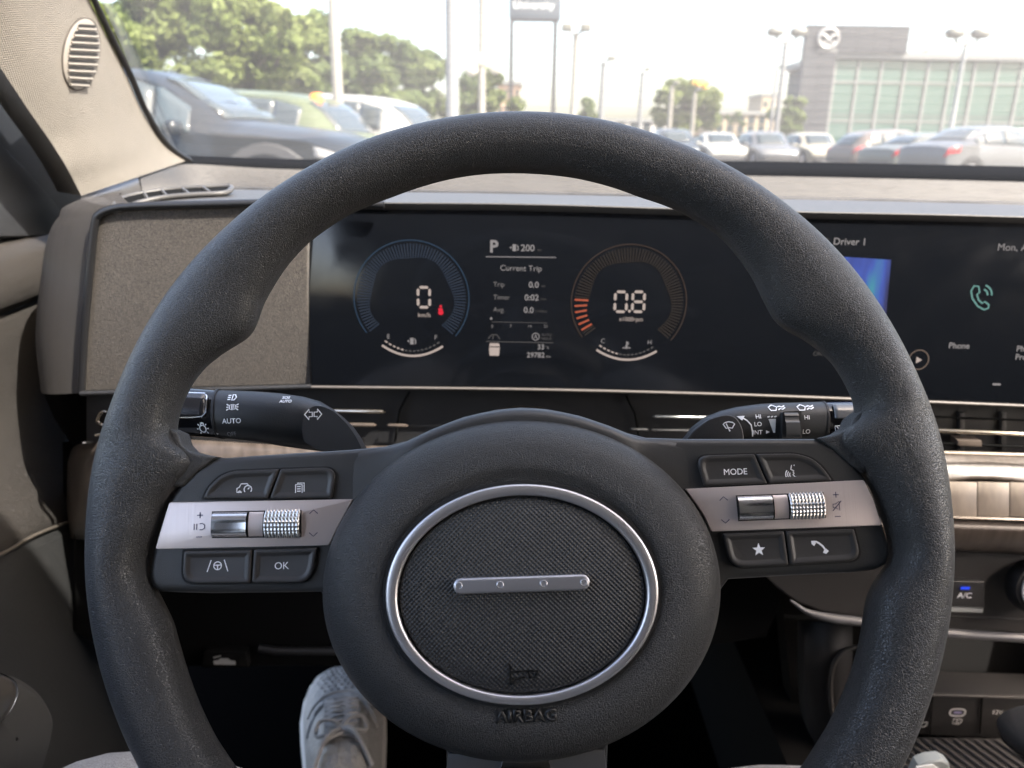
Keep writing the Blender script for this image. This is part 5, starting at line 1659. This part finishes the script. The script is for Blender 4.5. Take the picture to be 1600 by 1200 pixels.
def make_car(name, label, cat, loc, head, paint, tab=SUV, L=4.5, Wd=1.86, kz=1.0, kh=0.0, group=None, rails=False, clad=False):
    """car with its nose along local +X; head in degrees from world +X"""
    M = Matrix.Translation(Vector(loc) + Vector((0, 0, GZ))) @ Matrix.Rotation(R(head), 4, 'Z')
    t = thing(name, label, cat, group=group, M=M)
    hw0 = Wd / 2
    def sec(f):
        zl, zb, zt, wb, wt = car_prof(tab, f)
        zb *= kz; zt *= kz
        if f > .66:
            zt += kh * .55; zb += kh * .5
        elif f > .58:
            zt += kh * .25; zb += kh * .25
        wb *= hw0; wt *= hw0
        return [(wb * .90, zl), (wb, zl + .10), (wb, zl * .5 + zb * .5), (wb * .985, zb), (wt + (wb - wt) * .06, zt - min(.07, (zt - zb) * .5)), (wt * .80, zt), (0, zt + .015)]
    X = lambda f: (f - .5) * L
    rows = []
    fs_ = [q[0] for q in tab]
    fine = sorted(set(fs_ + [(a + b) / 2 for a, b in zip(fs_, fs_[1:])]))
    for f in fine:
        s = sec(f)
        rows.append([(X(f), y, z) for y, z in s] + [(X(f), -y, z) for y, z in s[-2::-1]])
    loft('body', rows, paint, t, world=False, closed_v=True, caps=True, smooth=38)
    def patch(nm, f0, f1, k0, t0, k1, t1, mat, side, out=.010, n=6, parent=t):
        """sheet following the body between two points of the section"""
        rows = []
        for i in range(n + 1):
            f = f0 + (f1 - f0) * i / n
            s = sec(f)
            row = []
            a = Vector(s[k0]).lerp(Vector(s[k0 + 1]), t0)
            b = Vector(s[k1]).lerp(Vector(s[k1 + 1]), t1)
            for j in range(5):
                p = a.lerp(b, j / 4)
                row.append((X(f) + (out if f > .93 else -out if f < .06 else 0), side * (p.x + out), p.y + out * .4))
            rows.append(row)
        return loft(nm, rows, mat, parent, world=False, thick=.006, smooth=40)
    if tab is CROSS:
        wins = [(.15, .253), (.257, .408), (.412, .568), (.572, .655)]
    else:
        wins = [(.125, .213), (.217, .388), (.392, .568), (.572, .655)] if tab is SUV else [(.205, .268), (.272, .413), (.417, .578), (.582, .655)]
    for sd_ in (1, -1):
        for f0, f1 in wins:
            patch('side_window', f0, f1, 3, .08, 3, .93, M_winglass, sd_)
        patch('headlight', .915, .985, 2, .62, 2, .92, M_lampw, sd_, .014)
        patch('taillight', .004, .085, 2, .80 if tab is not SEDAN else .5, 3 if tab is not SEDAN else 2, .22 if tab is not SEDAN else .95, M_lampr, sd_, .014)
        # mirror
        s = sec(.635)
        blob('mirror', Vector((X(.635), sd_ * (s[3][0] + .10), s[3][1] + .06)), .07, .11, .075, paint, t, n=10, m=6, world=False)
        if rails:
            rp = [(X(f), sd_ * (sec(f)[5][0] * 1.02), sec(f)[5][1] + (.015 if f in (.15, .5) else .055)) for f in (.15, .18, .3, .47, .5)]
            tube('roof_rail', rp, .018, M_cladding, t, n=6, world=False)
    def top_glass(nm, f0, f1):
        rows = []
        for i in range(6):
            f = f0 + (f1 - f0) * i / 5
            s = sec(f)
            hw = s[5][0] * 1.02
            rows.append([(X(f), hw * g, s[5][1] + .010 + .015 * (1 - g * g)) for g in (-1, -.6, -.2, .2, .6, 1)])
        g_ = loft(nm, rows, M_winglass, t, world=False, thick=.006)
        return g_
    if tab is SUV:
        top_glass('windscreen', .575, .705); top_glass('rear_window', .022, .105)
    elif tab is CROSS:
        top_glass('windscreen', .575, .705); top_glass('rear_window', .03, .145)
    else:
        top_glass('windscreen', .56, .695); top_glass('rear_window', .17, .29)
    s = sec(.99)
    box('grille', X(1.0) - .03, X(1.0) + .012, -.42, .42, s[0][1] + .10, s[3][1] - .06, M_cladding, t, bevel=.02)
    box('front_bumper', X(1.0) - .10, X(1.0) + .03, -.66, .66, s[0][1] - .06, s[0][1] + .07, M_cladding, t, bevel=.03)
    box('rear_bumper', X(0) - .04, X(0) + .12, -.68, .68, .40, .56, M_cladding, t, bevel=.03)
    for fw in (.185, .815):
        for sd_ in (1, -1):
            cxw = X(fw)
            yw = sd_ * (hw0 - .10)
            rr = .40 if clad else .345
            n = 20
            w_ = [[(cxw + r_ * math.cos(2 * math.pi * k / n), yw + sd_ * h, rr + r_ * math.sin(2 * math.pi * k / n)) for k in range(n)] for r_, h in ((.22, .10), (.31, .115), (rr, .085), (rr, -.10), (.2, -.12))]
            wh = loft('wheel', w_, M_tyre, t, closed_v=True, caps=True, world=False)
            w_ = [[(cxw + r_ * math.cos(2 * math.pi * k / n), yw + sd_ * h, rr + r_ * math.sin(2 * math.pi * k / n)) for k in range(n)] for r_, h in ((.235, .10), (.225, .122), (.19, .112), (.06, .118), (.01, .118))]
            loft('wheel_rim', w_, M_alloy, wh, closed_v=True, caps=True, world=False)
            # arch
            ka = .06 if clad else 0
            rows = []
            for k in range(15):
                a = R(-8 + 196 * k / 14)
                rows.append([(cxw + r_ * math.cos(a), sd_ * (hw0 + h), rr + r_ * math.sin(a)) for r_, h in ((.37 + ka, -.05), (.37 + ka, .012), (.52 if clad else .40, .012), (.53 if clad else .41, -.03))])
            loft('wheel_arch', rows, M_cladding if clad else pbr('arch_dark', (.02, .02, .02), .8), t, world=False)
            rows = [[(cxw + r_ * math.cos(2 * math.pi * k / n), sd_ * (hw0 + .004), rr + r_ * math.sin(2 * math.pi * k / n)) for k in range(n)] for r_ in (.375, .02)]
    return t
def paint(nm, c, metal=.2, rough=.3):
    return pbr(nm, c, rough, metal=metal, coat=.08, spec=.28)
P_dark = paint('paint_slate', (.013, .015, .016), 0)
P_sage = paint('paint_sage', (.075, .09, .050), 0)
P_white = paint('paint_white', (.27, .265, .24), 0)
P_silver = paint('paint_silver', (.11, .114, .118), .2)
P_blue = paint('paint_blue_grey', (.04, .05, .06))
P_taupe = paint('paint_taupe', (.12, .10, .09))
P_grey = paint('paint_grey', (.11, .115, .105), .2)
P_cream = paint('paint_cream', (.24, .225, .18), 0)

# near left: three SUVs side by side
Yd = 8.5
ds = make_car('parked_suv', 'dark slate SUV with black wheel arches, nearest beyond the left corner of the windscreen', 'suv', (gx(250, Yd), Yd + .3, 0), -7, P_dark, SUV, 4.7, 1.92, .975, .12, 'vehicles parked outside', clad=True)
make_car('parked_suv', 'sage green SUV with red tail lamp, between the dark SUV and the white one', 'suv', (gx(388, 13.5), 13.5, 0), 161, P_sage, CROSS, 4.5, 1.86, 1.02, 0, 'vehicles parked outside')
make_car('parked_suv', 'white SUV with dark side glass behind the sage green SUV', 'suv', (gx(515, 15.2), 15.6, 0), 158, P_white, CROSS, 4.5, 1.86, 1.06, .05, 'vehicles parked outside')
# right: a row facing us, then cars seen from the side
def face(x, Y, p, lab, tab=SUV, h=-90, k=.9, nm='parked_car'):
    return make_car(nm, lab, 'suv' if tab is SUV else 'car', (gx(x, Y), Y + 2.2, 0), h, p, tab, 4.4, 1.84, k, 0, 'vehicles parked outside')
face(1068, 35, P_blue, 'blue grey SUV half hidden by the wheel rim, leftmost of the far row', k=.95)
face(1105, 40, P_dark, 'dark car in the far row between the blue grey SUV and a white car', SEDAN)
face(1142, 34, P_white, 'white car facing us in the far row, third from the left there', SEDAN, k=1.0)
face(1222, 33, P_silver, 'silver SUV facing us in the far row, between two white cars')
face(1300, 35, P_cream, 'cream white SUV facing us in the far row, in front of the grey tower', k=.9)
face(1262, 39, P_taupe, 'taupe car glimpsed between the silver and the cream SUV', SEDAN)
make_car('parked_suv', 'taupe SUV seen from the side below the glass facade', 'suv', (gx(1425, 29), 30.5, 0), 14, P_taupe, CROSS, 4.5, 1.86, .94, 0, 'vehicles parked outside')
make_car('parked_car', 'grey sedan with red tail lamp in front of the taupe SUV', 'car', (gx(1492, 24.5), 25.5, 0), 16, P_grey, SEDAN, 4.6, 1.84, .96, 0, 'vehicles parked outside')
make_car('parked_car', 'silver car with orange red tail lamp, beyond the right end of the dashboard', 'car', (gx(1580, 21), 22, 0), 18, P_silver, SEDAN, 4.5, 1.84, 1.06, 0, 'vehicles parked outside')
make_car('parked_car', 'white car at the right edge behind the silver one', 'car', (gx(1620, 29), 30, 0), 14, P_white, SUV, 4.4, 1.84, .98, 0, 'vehicles parked outside')
make_car('parked_car', 'pale cream car just above the rim right of the pole, far back', 'car', (gx(1000, 48), 49, 0), 3, P_cream, SEDAN, 4.6, 1.84, 1.12, 0, 'vehicles parked outside')

# orange roof markers
M_orange = pbr('orange_marker', (.80, .23, .02), .5)
def marker(x, y, Y, wpx, hpx, label):
    c = at(x, y, Y)
    k = Y / FPX * 1.0
    t = thing('roof_marker', label, 'marker', tuple(c - Vector((0, 0, hpx * k / 2))), 'orange roof markers')
    w_, h_ = wpx * k / 2, hpx * k / 2
    rows = []
    for z_, g in ((-1, 1.0), (-.75, 1.06), (.5, .9), (.9, .7), (1.0, .3)):
        rows.append([c + Vector((w_ * g * math.cos(2 * math.pi * q / 14), w_ * .6 * g * math.sin(2 * math.pi * q / 14), h_ * z_)) for q in range(14)])
    loft('marker_cap', rows, M_orange, t, closed_v=True, caps=True)
    return t
marker(375, 147, 13.5, 24, 7, 'flat orange marker on the roof of the sage green SUV, towards its nose')
marker(494, 152, 12.9, 20, 12, 'orange yellow marker on the tail end of the sage green SUV roof')
marker(516, 154.5, 15.2, 22, 6, 'small orange marker at the foot of the pale pole, above the white SUV')

# ------------------------------------------------------------------ lamp posts
M_pole = pbr('pole_paint', (.17, .16, .135), .55, var=.08, var_scale=3)
M_poleg = pbr('pole_grey', (.13, .135, .135), .5)
M_lamp = pbr('lamp_head', (.12, .12, .10), .5)
def pole(x, ytop, Y, wpx, label, heads=None, mat=None, lean=0.0, mast=0.0):
    mat = mat or M_pole
    top = at(x, ytop, Y)
    r = wpx / 2 * Y / FPX
    t = thing('lamp_post', label, 'lamp post', (top.x, Y, 0), 'lamp posts')
    rows = [[Vector((top.x + r * k * math.cos(2 * math.pi * q / 14), Y + r * k * math.sin(2 * math.pi * q / 14), z)) for q in range(14)] for z, k in ((0, 1.25), (.25, 1.25), (.28, 1.05), (top.z, .88))]
    loft('post', rows, mat, t, closed_v=True, caps=True)
    for dx_, kind in (heads or ()):
        if kind == 'box':
            o = at(x, ytop, Y)
            tube('lamp_arm', [o + Vector((0, 0, -.05)), o + Vector((dx_ * .6, 0, .12))], .05, M_lamp, t, n=6)
            box('lamp_head', o.x + min(dx_ * .3, dx_), o.x + max(dx_ * .3, dx_), Y - .22, Y + .22, o.z + .06, o.z + .26, M_lamp, t, bevel=.04, world=True)
        elif kind == 'up':
            o = at(x, ytop, Y)
            tube('lamp_arm', [o, o + Vector((dx_ * .7, 0, .05)), o + Vector((dx_, 0, .35))], .06, M_lamp, t, n=6)
            blob('lamp_head', o + Vector((dx_, 0, .45)), .42, .30, .22, M_lamp, t, n=12, m=6)
        elif kind == 'globe':
            o = at(x + dx_[0], dx_[1], Y)
            blob('lamp_globe', o, .17, .17, .17, pbr('globe', (.75, .72, .6), .3), t, p=1.0, n=14, m=8)
            tube('lamp_arm', [o, at(x, dx_[1] + 10, Y)], .03, M_lamp, t, n=6)
    if mast:
        tube('mast', [top, top + Vector((0, 0, mast))], .05, M_lamp, t, n=6)
    return t
pole(512, -160, 14, 16, 'cream lamp post rising behind the sage green SUV')
pole(703, -260, 13, 19, 'thick grey lamp post left of the sign, nearest to the rim', mat=M_poleg)
pole(753, -40, 21, 11, 'cream lamp post with round globes between the thick post and the sign', heads=[((-16, 108), 'globe'), ((0, 94), 'globe'), ((22, 105), 'globe')])
pole(900, 52, 26, 9.5, 'cream lamp post with a flat T head right of the sign', heads=[(-.45, 'box'), (.45, 'box')])
pole(943, 97, 38, 8.5, 'pale grey lamp post with one short arm, second right of the sign', heads=[(.55, 'box')], mat=M_poleg)
pole(1004, 113, 46, 7, 'pale grey lamp post, third right of the sign', heads=[(.4, 'box')], mat=M_poleg)
pole(1050, 134, 48, 7.5, 'pale post standing in front of the left half of the round tree', heads=[(.4, 'box')])
pole(1086, 143, 50, 6.5, 'pale post in front of the right half of the round tree', heads=[(.3, 'box')])
pole(1228, 66, 40, 8, 'grey lamp post with twin heads left of the grey tower', heads=[(-.55, 'up'), (.55, 'up')], mat=M_poleg)
pole(1214, 108, 60, 5, 'thin far lamp post just left of the twin headed one', heads=[(.3, 'box')], mat=M_poleg)
pole(1509, 70, 36, 6.5, 'dark twin headed lamp post with a mast in front of the glass facade', heads=[(-.55, 'up'), (.55, 'up')], mat=pbr('pole_dark', (.16, .17, .17), .5), mast=1.4)
wire_a = at(1521, 22, 36)
wr = tag(tube('overhead_wire', [wire_a + Vector((i * 1.2, i * .2, -.02 * i * (14 - i) * .06 - i * .07)) for i in range(14)], .025, M_poleg, None, n=5), 'thin overhead wire running right from the mast', 'wire')

# ------------------------------------------------------------------ sign on two legs
SY = 42
sg = thing('roadside_sign', 'slate blue sign board on two thin dark legs with pale lettering', 'sign', (gx(832, SY), SY, 0))
sa, sb = at(795, 29, SY), at(876, 30, SY)
stp = at(835, -40, SY)
box('sign_board', sa.x, sb.x, SY - .15, SY + .25, sa.z, stp.z, pbr('sign_blue', (.06, .075, .09), .5), sg, bevel=.03, world=True)
box('sign_trim', sa.x + .05, sb.x - .05, SY - .1, SY + .2, sa.z - .12, sa.z - .002, pbr('sign_dark', (.02, .02, .02), .6), sg, world=True)
for x in (799.5, 868):
    p = at(x, 32, SY)
    box('sign_leg', p.x - .11, p.x + .11, SY - .08, SY + .08, 0, sa.z - .125, MATS['sign_dark'], sg, world=True)
sf = Frame((0, SY - .152, 0), (1, 0, 0), (0, 0, 1))
wtext('University', sf, (834, 8), 11, pbr('sign_print', (.75, .74, .70), .5), sg)

# ------------------------------------------------------------------ showroom
BY = 66
bd_ = thing('showroom', 'grey and glass car showroom with a round emblem on its tower', 'building', (gx(1400, BY), BY, 0))
M_panel = pbr('grey_panel', (.023, .026, .030), .6, var=.05, var_scale=.5)
M_frame_w = pbr('white_frame', (.16, .165, .158), .5)
M_fglass = pbr('facade_glass', (.055, .10, .088), .12, spec=.6)
def zpx(y, x=1350, Y=BY):
    return at(x, y, Y).z
tl = at(1262, 38, BY); trr = at(1424, 38, BY); gl0 = at(1311, 92, BY)
z_top = tl.z; z_mid = at(1424, 84, BY).z
px_w = (trr.x - tl.x)
# panels of the tower: courses with open joints
def panels(nm, x0, x1, z0, z1, nx, nz, y0, y1, g=.03):
    for i in range(nx):
        for j in range(nz):
            a, b = x0 + (x1 - x0) * i / nx, x0 + (x1 - x0) * (i + 1) / nx
            c, d = z0 + (z1 - z0) * j / nz, z0 + (z1 - z0) * (j + 1) / nz
            box(nm, a + g / 2, b - g / 2, y0, y1, c + g / 2, d - g / 2, M_panel, bd_, world=True)
legx1 = gl0.x - .25
panels('wall_panel', tl.x, legx1, 0, z_mid, 2, 9, BY, BY + .3)
panels('wall_panel', tl.x, trr.x, z_mid, z_top, 6, 3, BY, BY + .3)
box('tower_core', tl.x + .05, legx1 - .05, BY + .2, BY + .8, 0, z_mid - .05, M_panel, bd_, world=True)
box('tower_core', tl.x + .05, trr.x - .05, BY + .2, BY + .8, z_mid - .02, z_top - .05, M_panel, bd_, world=True)
fx0, fx1 = gl0.x, gl0.x + 34
ft = at(1400, 93, BY).z; fb = 0.3
YG = BY + .6
z1_, z2_, z3_ = at(1400, 128, BY).z, at(1400, 182, BY).z, at(1400, 190, BY).z
box('facade_core', fx0 + .3, fx1, YG + .4, YG + 12, 0, ft - .02, pbr('interior_dark', (.05, .06, .055), .8), bd_, world=True)
box('roof_fascia', fx0 - .2, fx1, YG - .4, YG + 12, ft, ft + .62, M_frame_w, bd_, bevel=.05, world=True)
pitch = 34.0 / FPX * BY * 1.0
nm_ = int((fx1 - fx0) / pitch)
for i in range(nm_ + 1):
    x = fx0 + i * pitch
    box('mullion', x - .09 if i else x - .35, x + .09, YG - .12, YG + .18, fb, ft - .01, M_frame_w, bd_, world=True)
    if i < nm_:
        for a, b in ((fb, z3_), (z3_ + .12, z2_ - .0), (z2_ + .1, z1_ - .06), (z1_ + .06, ft - .05)):
            if b - a > .2:
                gp = box('window_pane', x + .11, x + pitch - .11, YG, YG + .06, a, b, M_fglass, bd_, world=True)
box('transom', fx0, fx1, YG - .08, YG + .14, z1_ - .055, z1_ + .055, M_frame_w, bd_, world=True)
box('transom', fx0, fx1, YG - .08, YG + .14, z3_ + .005, z3_ + .115, M_frame_w, bd_, world=True)
box('floor_band', fx0, fx1, YG - .03, YG + .14, z2_ + .003, z2_ + .097, pbr('band_dark', (.05, .055, .05), .6), bd_, world=True)
ru = at(1470, 84, BY + 4)
box('rooftop_unit', ru.x - 1.1, ru.x + 1.1, BY + 4, BY + 6, ft + .63, ft + 1.25, pbr('unit_tan', (.36, .30, .22), .7), bd_, world=True)
# emblem: a ringed oval with wing lines, raised lettering below
ef = Frame((0, BY - .04, 0), (1, 0, 0), (0, 0, 1))
eu, ev = ef.uv(1294, 60)
er = 15.5 * ef.scale(1294, 60)
M_emb = pbr('sign_silver', (.36, .36, .35), .35, metal=.5)
pts = [Vector((eu + er * math.cos(2 * math.pi * k / 40), BY - .15, ev + er * .9 * math.sin(2 * math.pi * k / 40))) for k in range(40)]
em = tube('emblem_ring', pts, er * .13, M_emb, bd_, n=8, closed=True)
wing = cat_rom([(-.92, .42), (-.45, .30), (-.12, -.05), (0, -.22), (.12, -.05), (.45, .30), (.92, .42)], 5)
tube('emblem_wing', [Vector((eu + er * p[0], BY - .15, ev + er * .9 * p[1])) for p in [(q.x, q.y) for q in wing]], [er * (.05 + .11 * math.sin(math.pi * i / (len(wing) - 1))) for i in range(len(wing))], M_emb, em, n=8)
wing = cat_rom([(-.80, -.50), (-.45, -.42), (-.2, -.62), (0, -.72), (.2, -.62), (.45, -.42), (.80, -.50)], 5)
tube('emblem_wing', [Vector((eu + er * p[0], BY - .15, ev + er * .9 * p[1])) for p in [(q.x, q.y) for q in wing]], er * .07, M_emb, em, n=8)
o = wtext('mazda', ef, (1294, 78.5), 6.0, M_emb, bd_, sx=1.35, spacing=1.1)

# far low buildings
def far(label, x0, x1, y0, Y, mat, D=10, win=0):
    a, b = at(x0, y0, Y), at(x1, y0, Y)
    t = thing('far_building', label, 'building', ((a.x + b.x) / 2, Y, 0), 'far buildings')
    box('wall', a.x, b.x, Y, Y + D, 0, a.z, mat, t, world=True)
    box('roof', a.x - .3, b.x + .3, Y - .3, Y + D + .3, a.z + .002, a.z + .5, M_frame_w, t, world=True)
    for i in range(win):
        x = a.x + (b.x - a.x) * (i + .5) / win
        w_ = (b.x - a.x) / win * .3
        for z_ in [a.z * f for f in (.35, .6, .85)]:
            box('window', x - w_, x + w_, Y - .08, Y + .05, z_ - .6, z_ + .6, M_winglass, t, world=True)
    return t
far('low beige building on the horizon right of the round tree', 1118, 1200, 178, 130, pbr('beige_wall', (.30, .24, .16), .8), 20, 5)
far('small tan block left of the twin headed lamp post', 1192, 1214, 150, 170, pbr('tan_wall', (.36, .29, .20), .8), 10, 2)
far('pale brick block behind the left leg of the sign', 778, 813, 132, 110, pbr('brick_wall', (.36, .24, .16), .8), 12, 4)
far('long white low building behind the far row, above the rim', 940, 1062, 190, 140, pbr('white_wall', (.5, .47, .42), .8), 15, 6)

# ------------------------------------------------------------------ trees
def leaf_mat(nm, c1, c2):
    m = bpy.data.materials.new(nm)
    m.use_nodes = True
    N, L = nodes(m)
    b = N['Principled BSDF']
    b.inputs['Roughness'].default_value = .6
    b.inputs['Specular IOR Level'].default_value = .25
    tc = N.new('ShaderNodeTexCoord'); n = N.new('ShaderNodeTexNoise')
    n.inputs['Scale'].default_value = .9; n.inputs['Detail'].default_value = 6
    L.new(tc.outputs['Object'], n.inputs['Vector'])
    mx = N.new('ShaderNodeMixRGB'); mx.inputs['Color1'].default_value = (*c1, 1); mx.inputs['Color2'].default_value = (*c2, 1)
    mr = N.new('ShaderNodeMapRange'); mr.inputs['From Min'].default_value = .35; mr.inputs['From Max'].default_value = .65
    L.new(n.outputs['Fac'], mr.inputs['Value']); L.new(mr.outputs[0], mx.inputs['Fac']); L.new(mx.outputs[0], b.inputs['Base Color'])
    tr = N.new('ShaderNodeBsdfTranslucent'); L.new(mx.outputs[0], tr.inputs['Color'])
    ms = N.new('ShaderNodeMixShader'); ms.inputs[0].default_value = .4
    out = N['Material Output']
    L.new(b.outputs[0], ms.inputs[1]); L.new(tr.outputs[0], ms.inputs[2]); L.new(ms.outputs[0], out.inputs['Surface'])
    MATS[nm] = m
    return m
M_leafA = leaf_mat('leaves_yellow_green', (.088, .12, .030), (.14, .17, .050))
M_leafB = leaf_mat('leaves_green', (.072, .108, .034), (.12, .155, .050))
M_bark = pbr('bark', (.09, .075, .06), .9, bump=('noise', 12, .03), var=.3, var_scale=4)
def tree(label, x, ytop, Y, wpx, ybot, seed, mat, nleaf=5200, leaf=.20, lobes=16, yellow=None):
    rnd = random.Random(seed)
    top, base_ = at(x, ytop, Y), at(x, ybot, Y)
    cx, zt, zb = top.x, top.z, max(1.0, base_.z)
    hw = wpx / 2 * Y / FPX
    t = thing('tree', label, 'tree', (cx, Y, 0), 'trees beyond the car park')
    zc = (zt + zb) / 2
    tr_top = zb + (zt - zb) * .65
    trunk = cat_rom([Vector((cx, Y, 0)), Vector((cx + rnd.uniform(-.2, .2), Y, zb * .6)), Vector((cx + rnd.uniform(-.3, .3), Y + .1, zc)), Vector((cx + rnd.uniform(-.3, .3), Y, tr_top))], 4)
    r0 = max(.10, (zt) * .022)
    tube('trunk', trunk, [r0 * (1.2 - 1.0 * i / (len(trunk) - 1)) for i in range(len(trunk))], M_bark, t, n=8)
    L = []
    for k in range(lobes):
        a = rnd.uniform(0, 2 * math.pi); q = rnd.uniform(.15, .82)
        h = rnd.uniform(0, 1)
        env = math.sin(math.pi * (.12 + .80 * h)) ** .7
        c = Vector((cx + hw * q * env * math.cos(a), Y + hw * q * env * math.sin(a), zb + (zt - zb) * (.08 + .82 * h)))
        r = rnd.uniform(.16, .36) * min(hw, (zt - zb) * .55)
        L.append((c, r))
    for k in range(min(7, lobes)):
        c, r = L[k]
        s0 = trunk[min(len(trunk) - 1, 5 + k % 6)]
        mid = s0.lerp(c, .5) + Vector((0, 0, .12 * (c - s0).length))
        tube('limb', cat_rom([s0, mid, c], 4), [r0 * .42, r0 * .40, r0 * .38, r0 * .33, r0 * .3, r0 * .25, r0 * .2, r0 * .15, r0 * .1], M_bark, t, n=5)
    vs, fs, mi = [], [], []
    wts = [r ** 2 for _, r in L]
    tot = sum(wts)
    for (c, r), w in zip(L, wts):
        for _ in range(int(nleaf * w / tot)):
            d = Vector((rnd.gauss(0, 1), rnd.gauss(0, 1), rnd.gauss(0, 1))).normalized()
            rad = r * rnd.uniform(.45, 1.12)
            p = c + Vector((d.x * rad, d.y * rad, d.z * rad * .75))
            if noise.noise(p * (1.6 / max(.6, r))) < -.12:
                continue
            n = (d + Vector((rnd.uniform(-.8, .8), rnd.uniform(-.8, .8), rnd.uniform(-.3, .9)))).normalized()
            u = n.orthogonal().normalized()
            u.rotate(Matrix.Rotation(rnd.uniform(0, 6.28), 3, n))
            v = n.cross(u)
            s = leaf * rnd.uniform(.6, 1.3)
            i = len(vs)
            vs += [p - u * s, p - v * s * .5 + n * s * .1, p + u * s, p + v * s * .5 + n * s * .1]
            fs.append((i, i + 1, i + 2, i + 3))
    me = bpy.data.meshes.new('crown')
    me.from_pydata(vs, [], fs)
    mesh_obj('crown', me, mat, t, True, 0)
    if yellow:
        yx, yy, yr = yellow
        c = at(yx, yy, Y - hw * .5)
        r = yr * Y / FPX
        vs, fs = [], []
        for _ in range(260):
            d = Vector((rnd.gauss(0, 1), rnd.gauss(0, 1), rnd.gauss(0, .55)))
            p = c + d * r * .5
            i = len(vs)
            s = leaf
            vs += [p + Vector((-s, 0, 0)), p + Vector((0, -.05, -s * .6)), p + Vector((s, 0, 0)), p + Vector((0, .05, s * .6))]
            fs.append((i, i + 1, i + 2, i + 3))
        me = bpy.data.meshes.new('yellow_leaves')
        me.from_pydata(vs, [], fs)
        mesh_obj('yellow_leaves', me, pbr('yellow_leaf', (.62, .34, .02), .6), t, True, 0)['label'] = 'bright yellow orange clump at the crown top'
    return t
tree('broad yellow green tree behind the dark SUV, beside the pillar', 215, -70, 21, 300, 158, 1, M_leafA, 24000, .105, 46)
tree('tall yellow green tree behind the nose of the dark SUV', 375, -25, 22, 270, 160, 2, M_leafA, 24000, .105, 46)
tree('green tree left of the cream lamp post, behind the sage SUV', 470, 18, 25, 200, 165, 3, M_leafB, 18000, .11, 40)
tree('loose green tree right of the cream lamp post', 575, 48, 27, 230, 178, 4, M_leafB, 22000, .115, 46)
tree('green tree just left of the thick grey post', 655, 76, 30, 190, 192, 5, M_leafB, 18000, .12, 44)
tree('yellowish bush tree between the thick post and the sign legs', 755, 104, 34, 130, 200, 6, M_leafA, 14000, .12, 36)
tree('small green tree right of the T headed post, above the rim', 916, 152, 45, 60, 200, 7, M_leafB, 2200, .20, 9)
tree('round green tree with a yellow tuft, behind two pale posts', 1072, 122, 55, 130, 212, 8, M_leafA, 16000, .18, 44, yellow=(1096, 130, 7))
tree('green tree at the left foot of the grey tower', 1236, 138, 60, 70, 212, 9, M_leafB, 4500, .26, 16)
tree('low far bush left of the beige building', 1150, 176, 90, 44, 195, 10, M_leafB, 900, .3, 6)
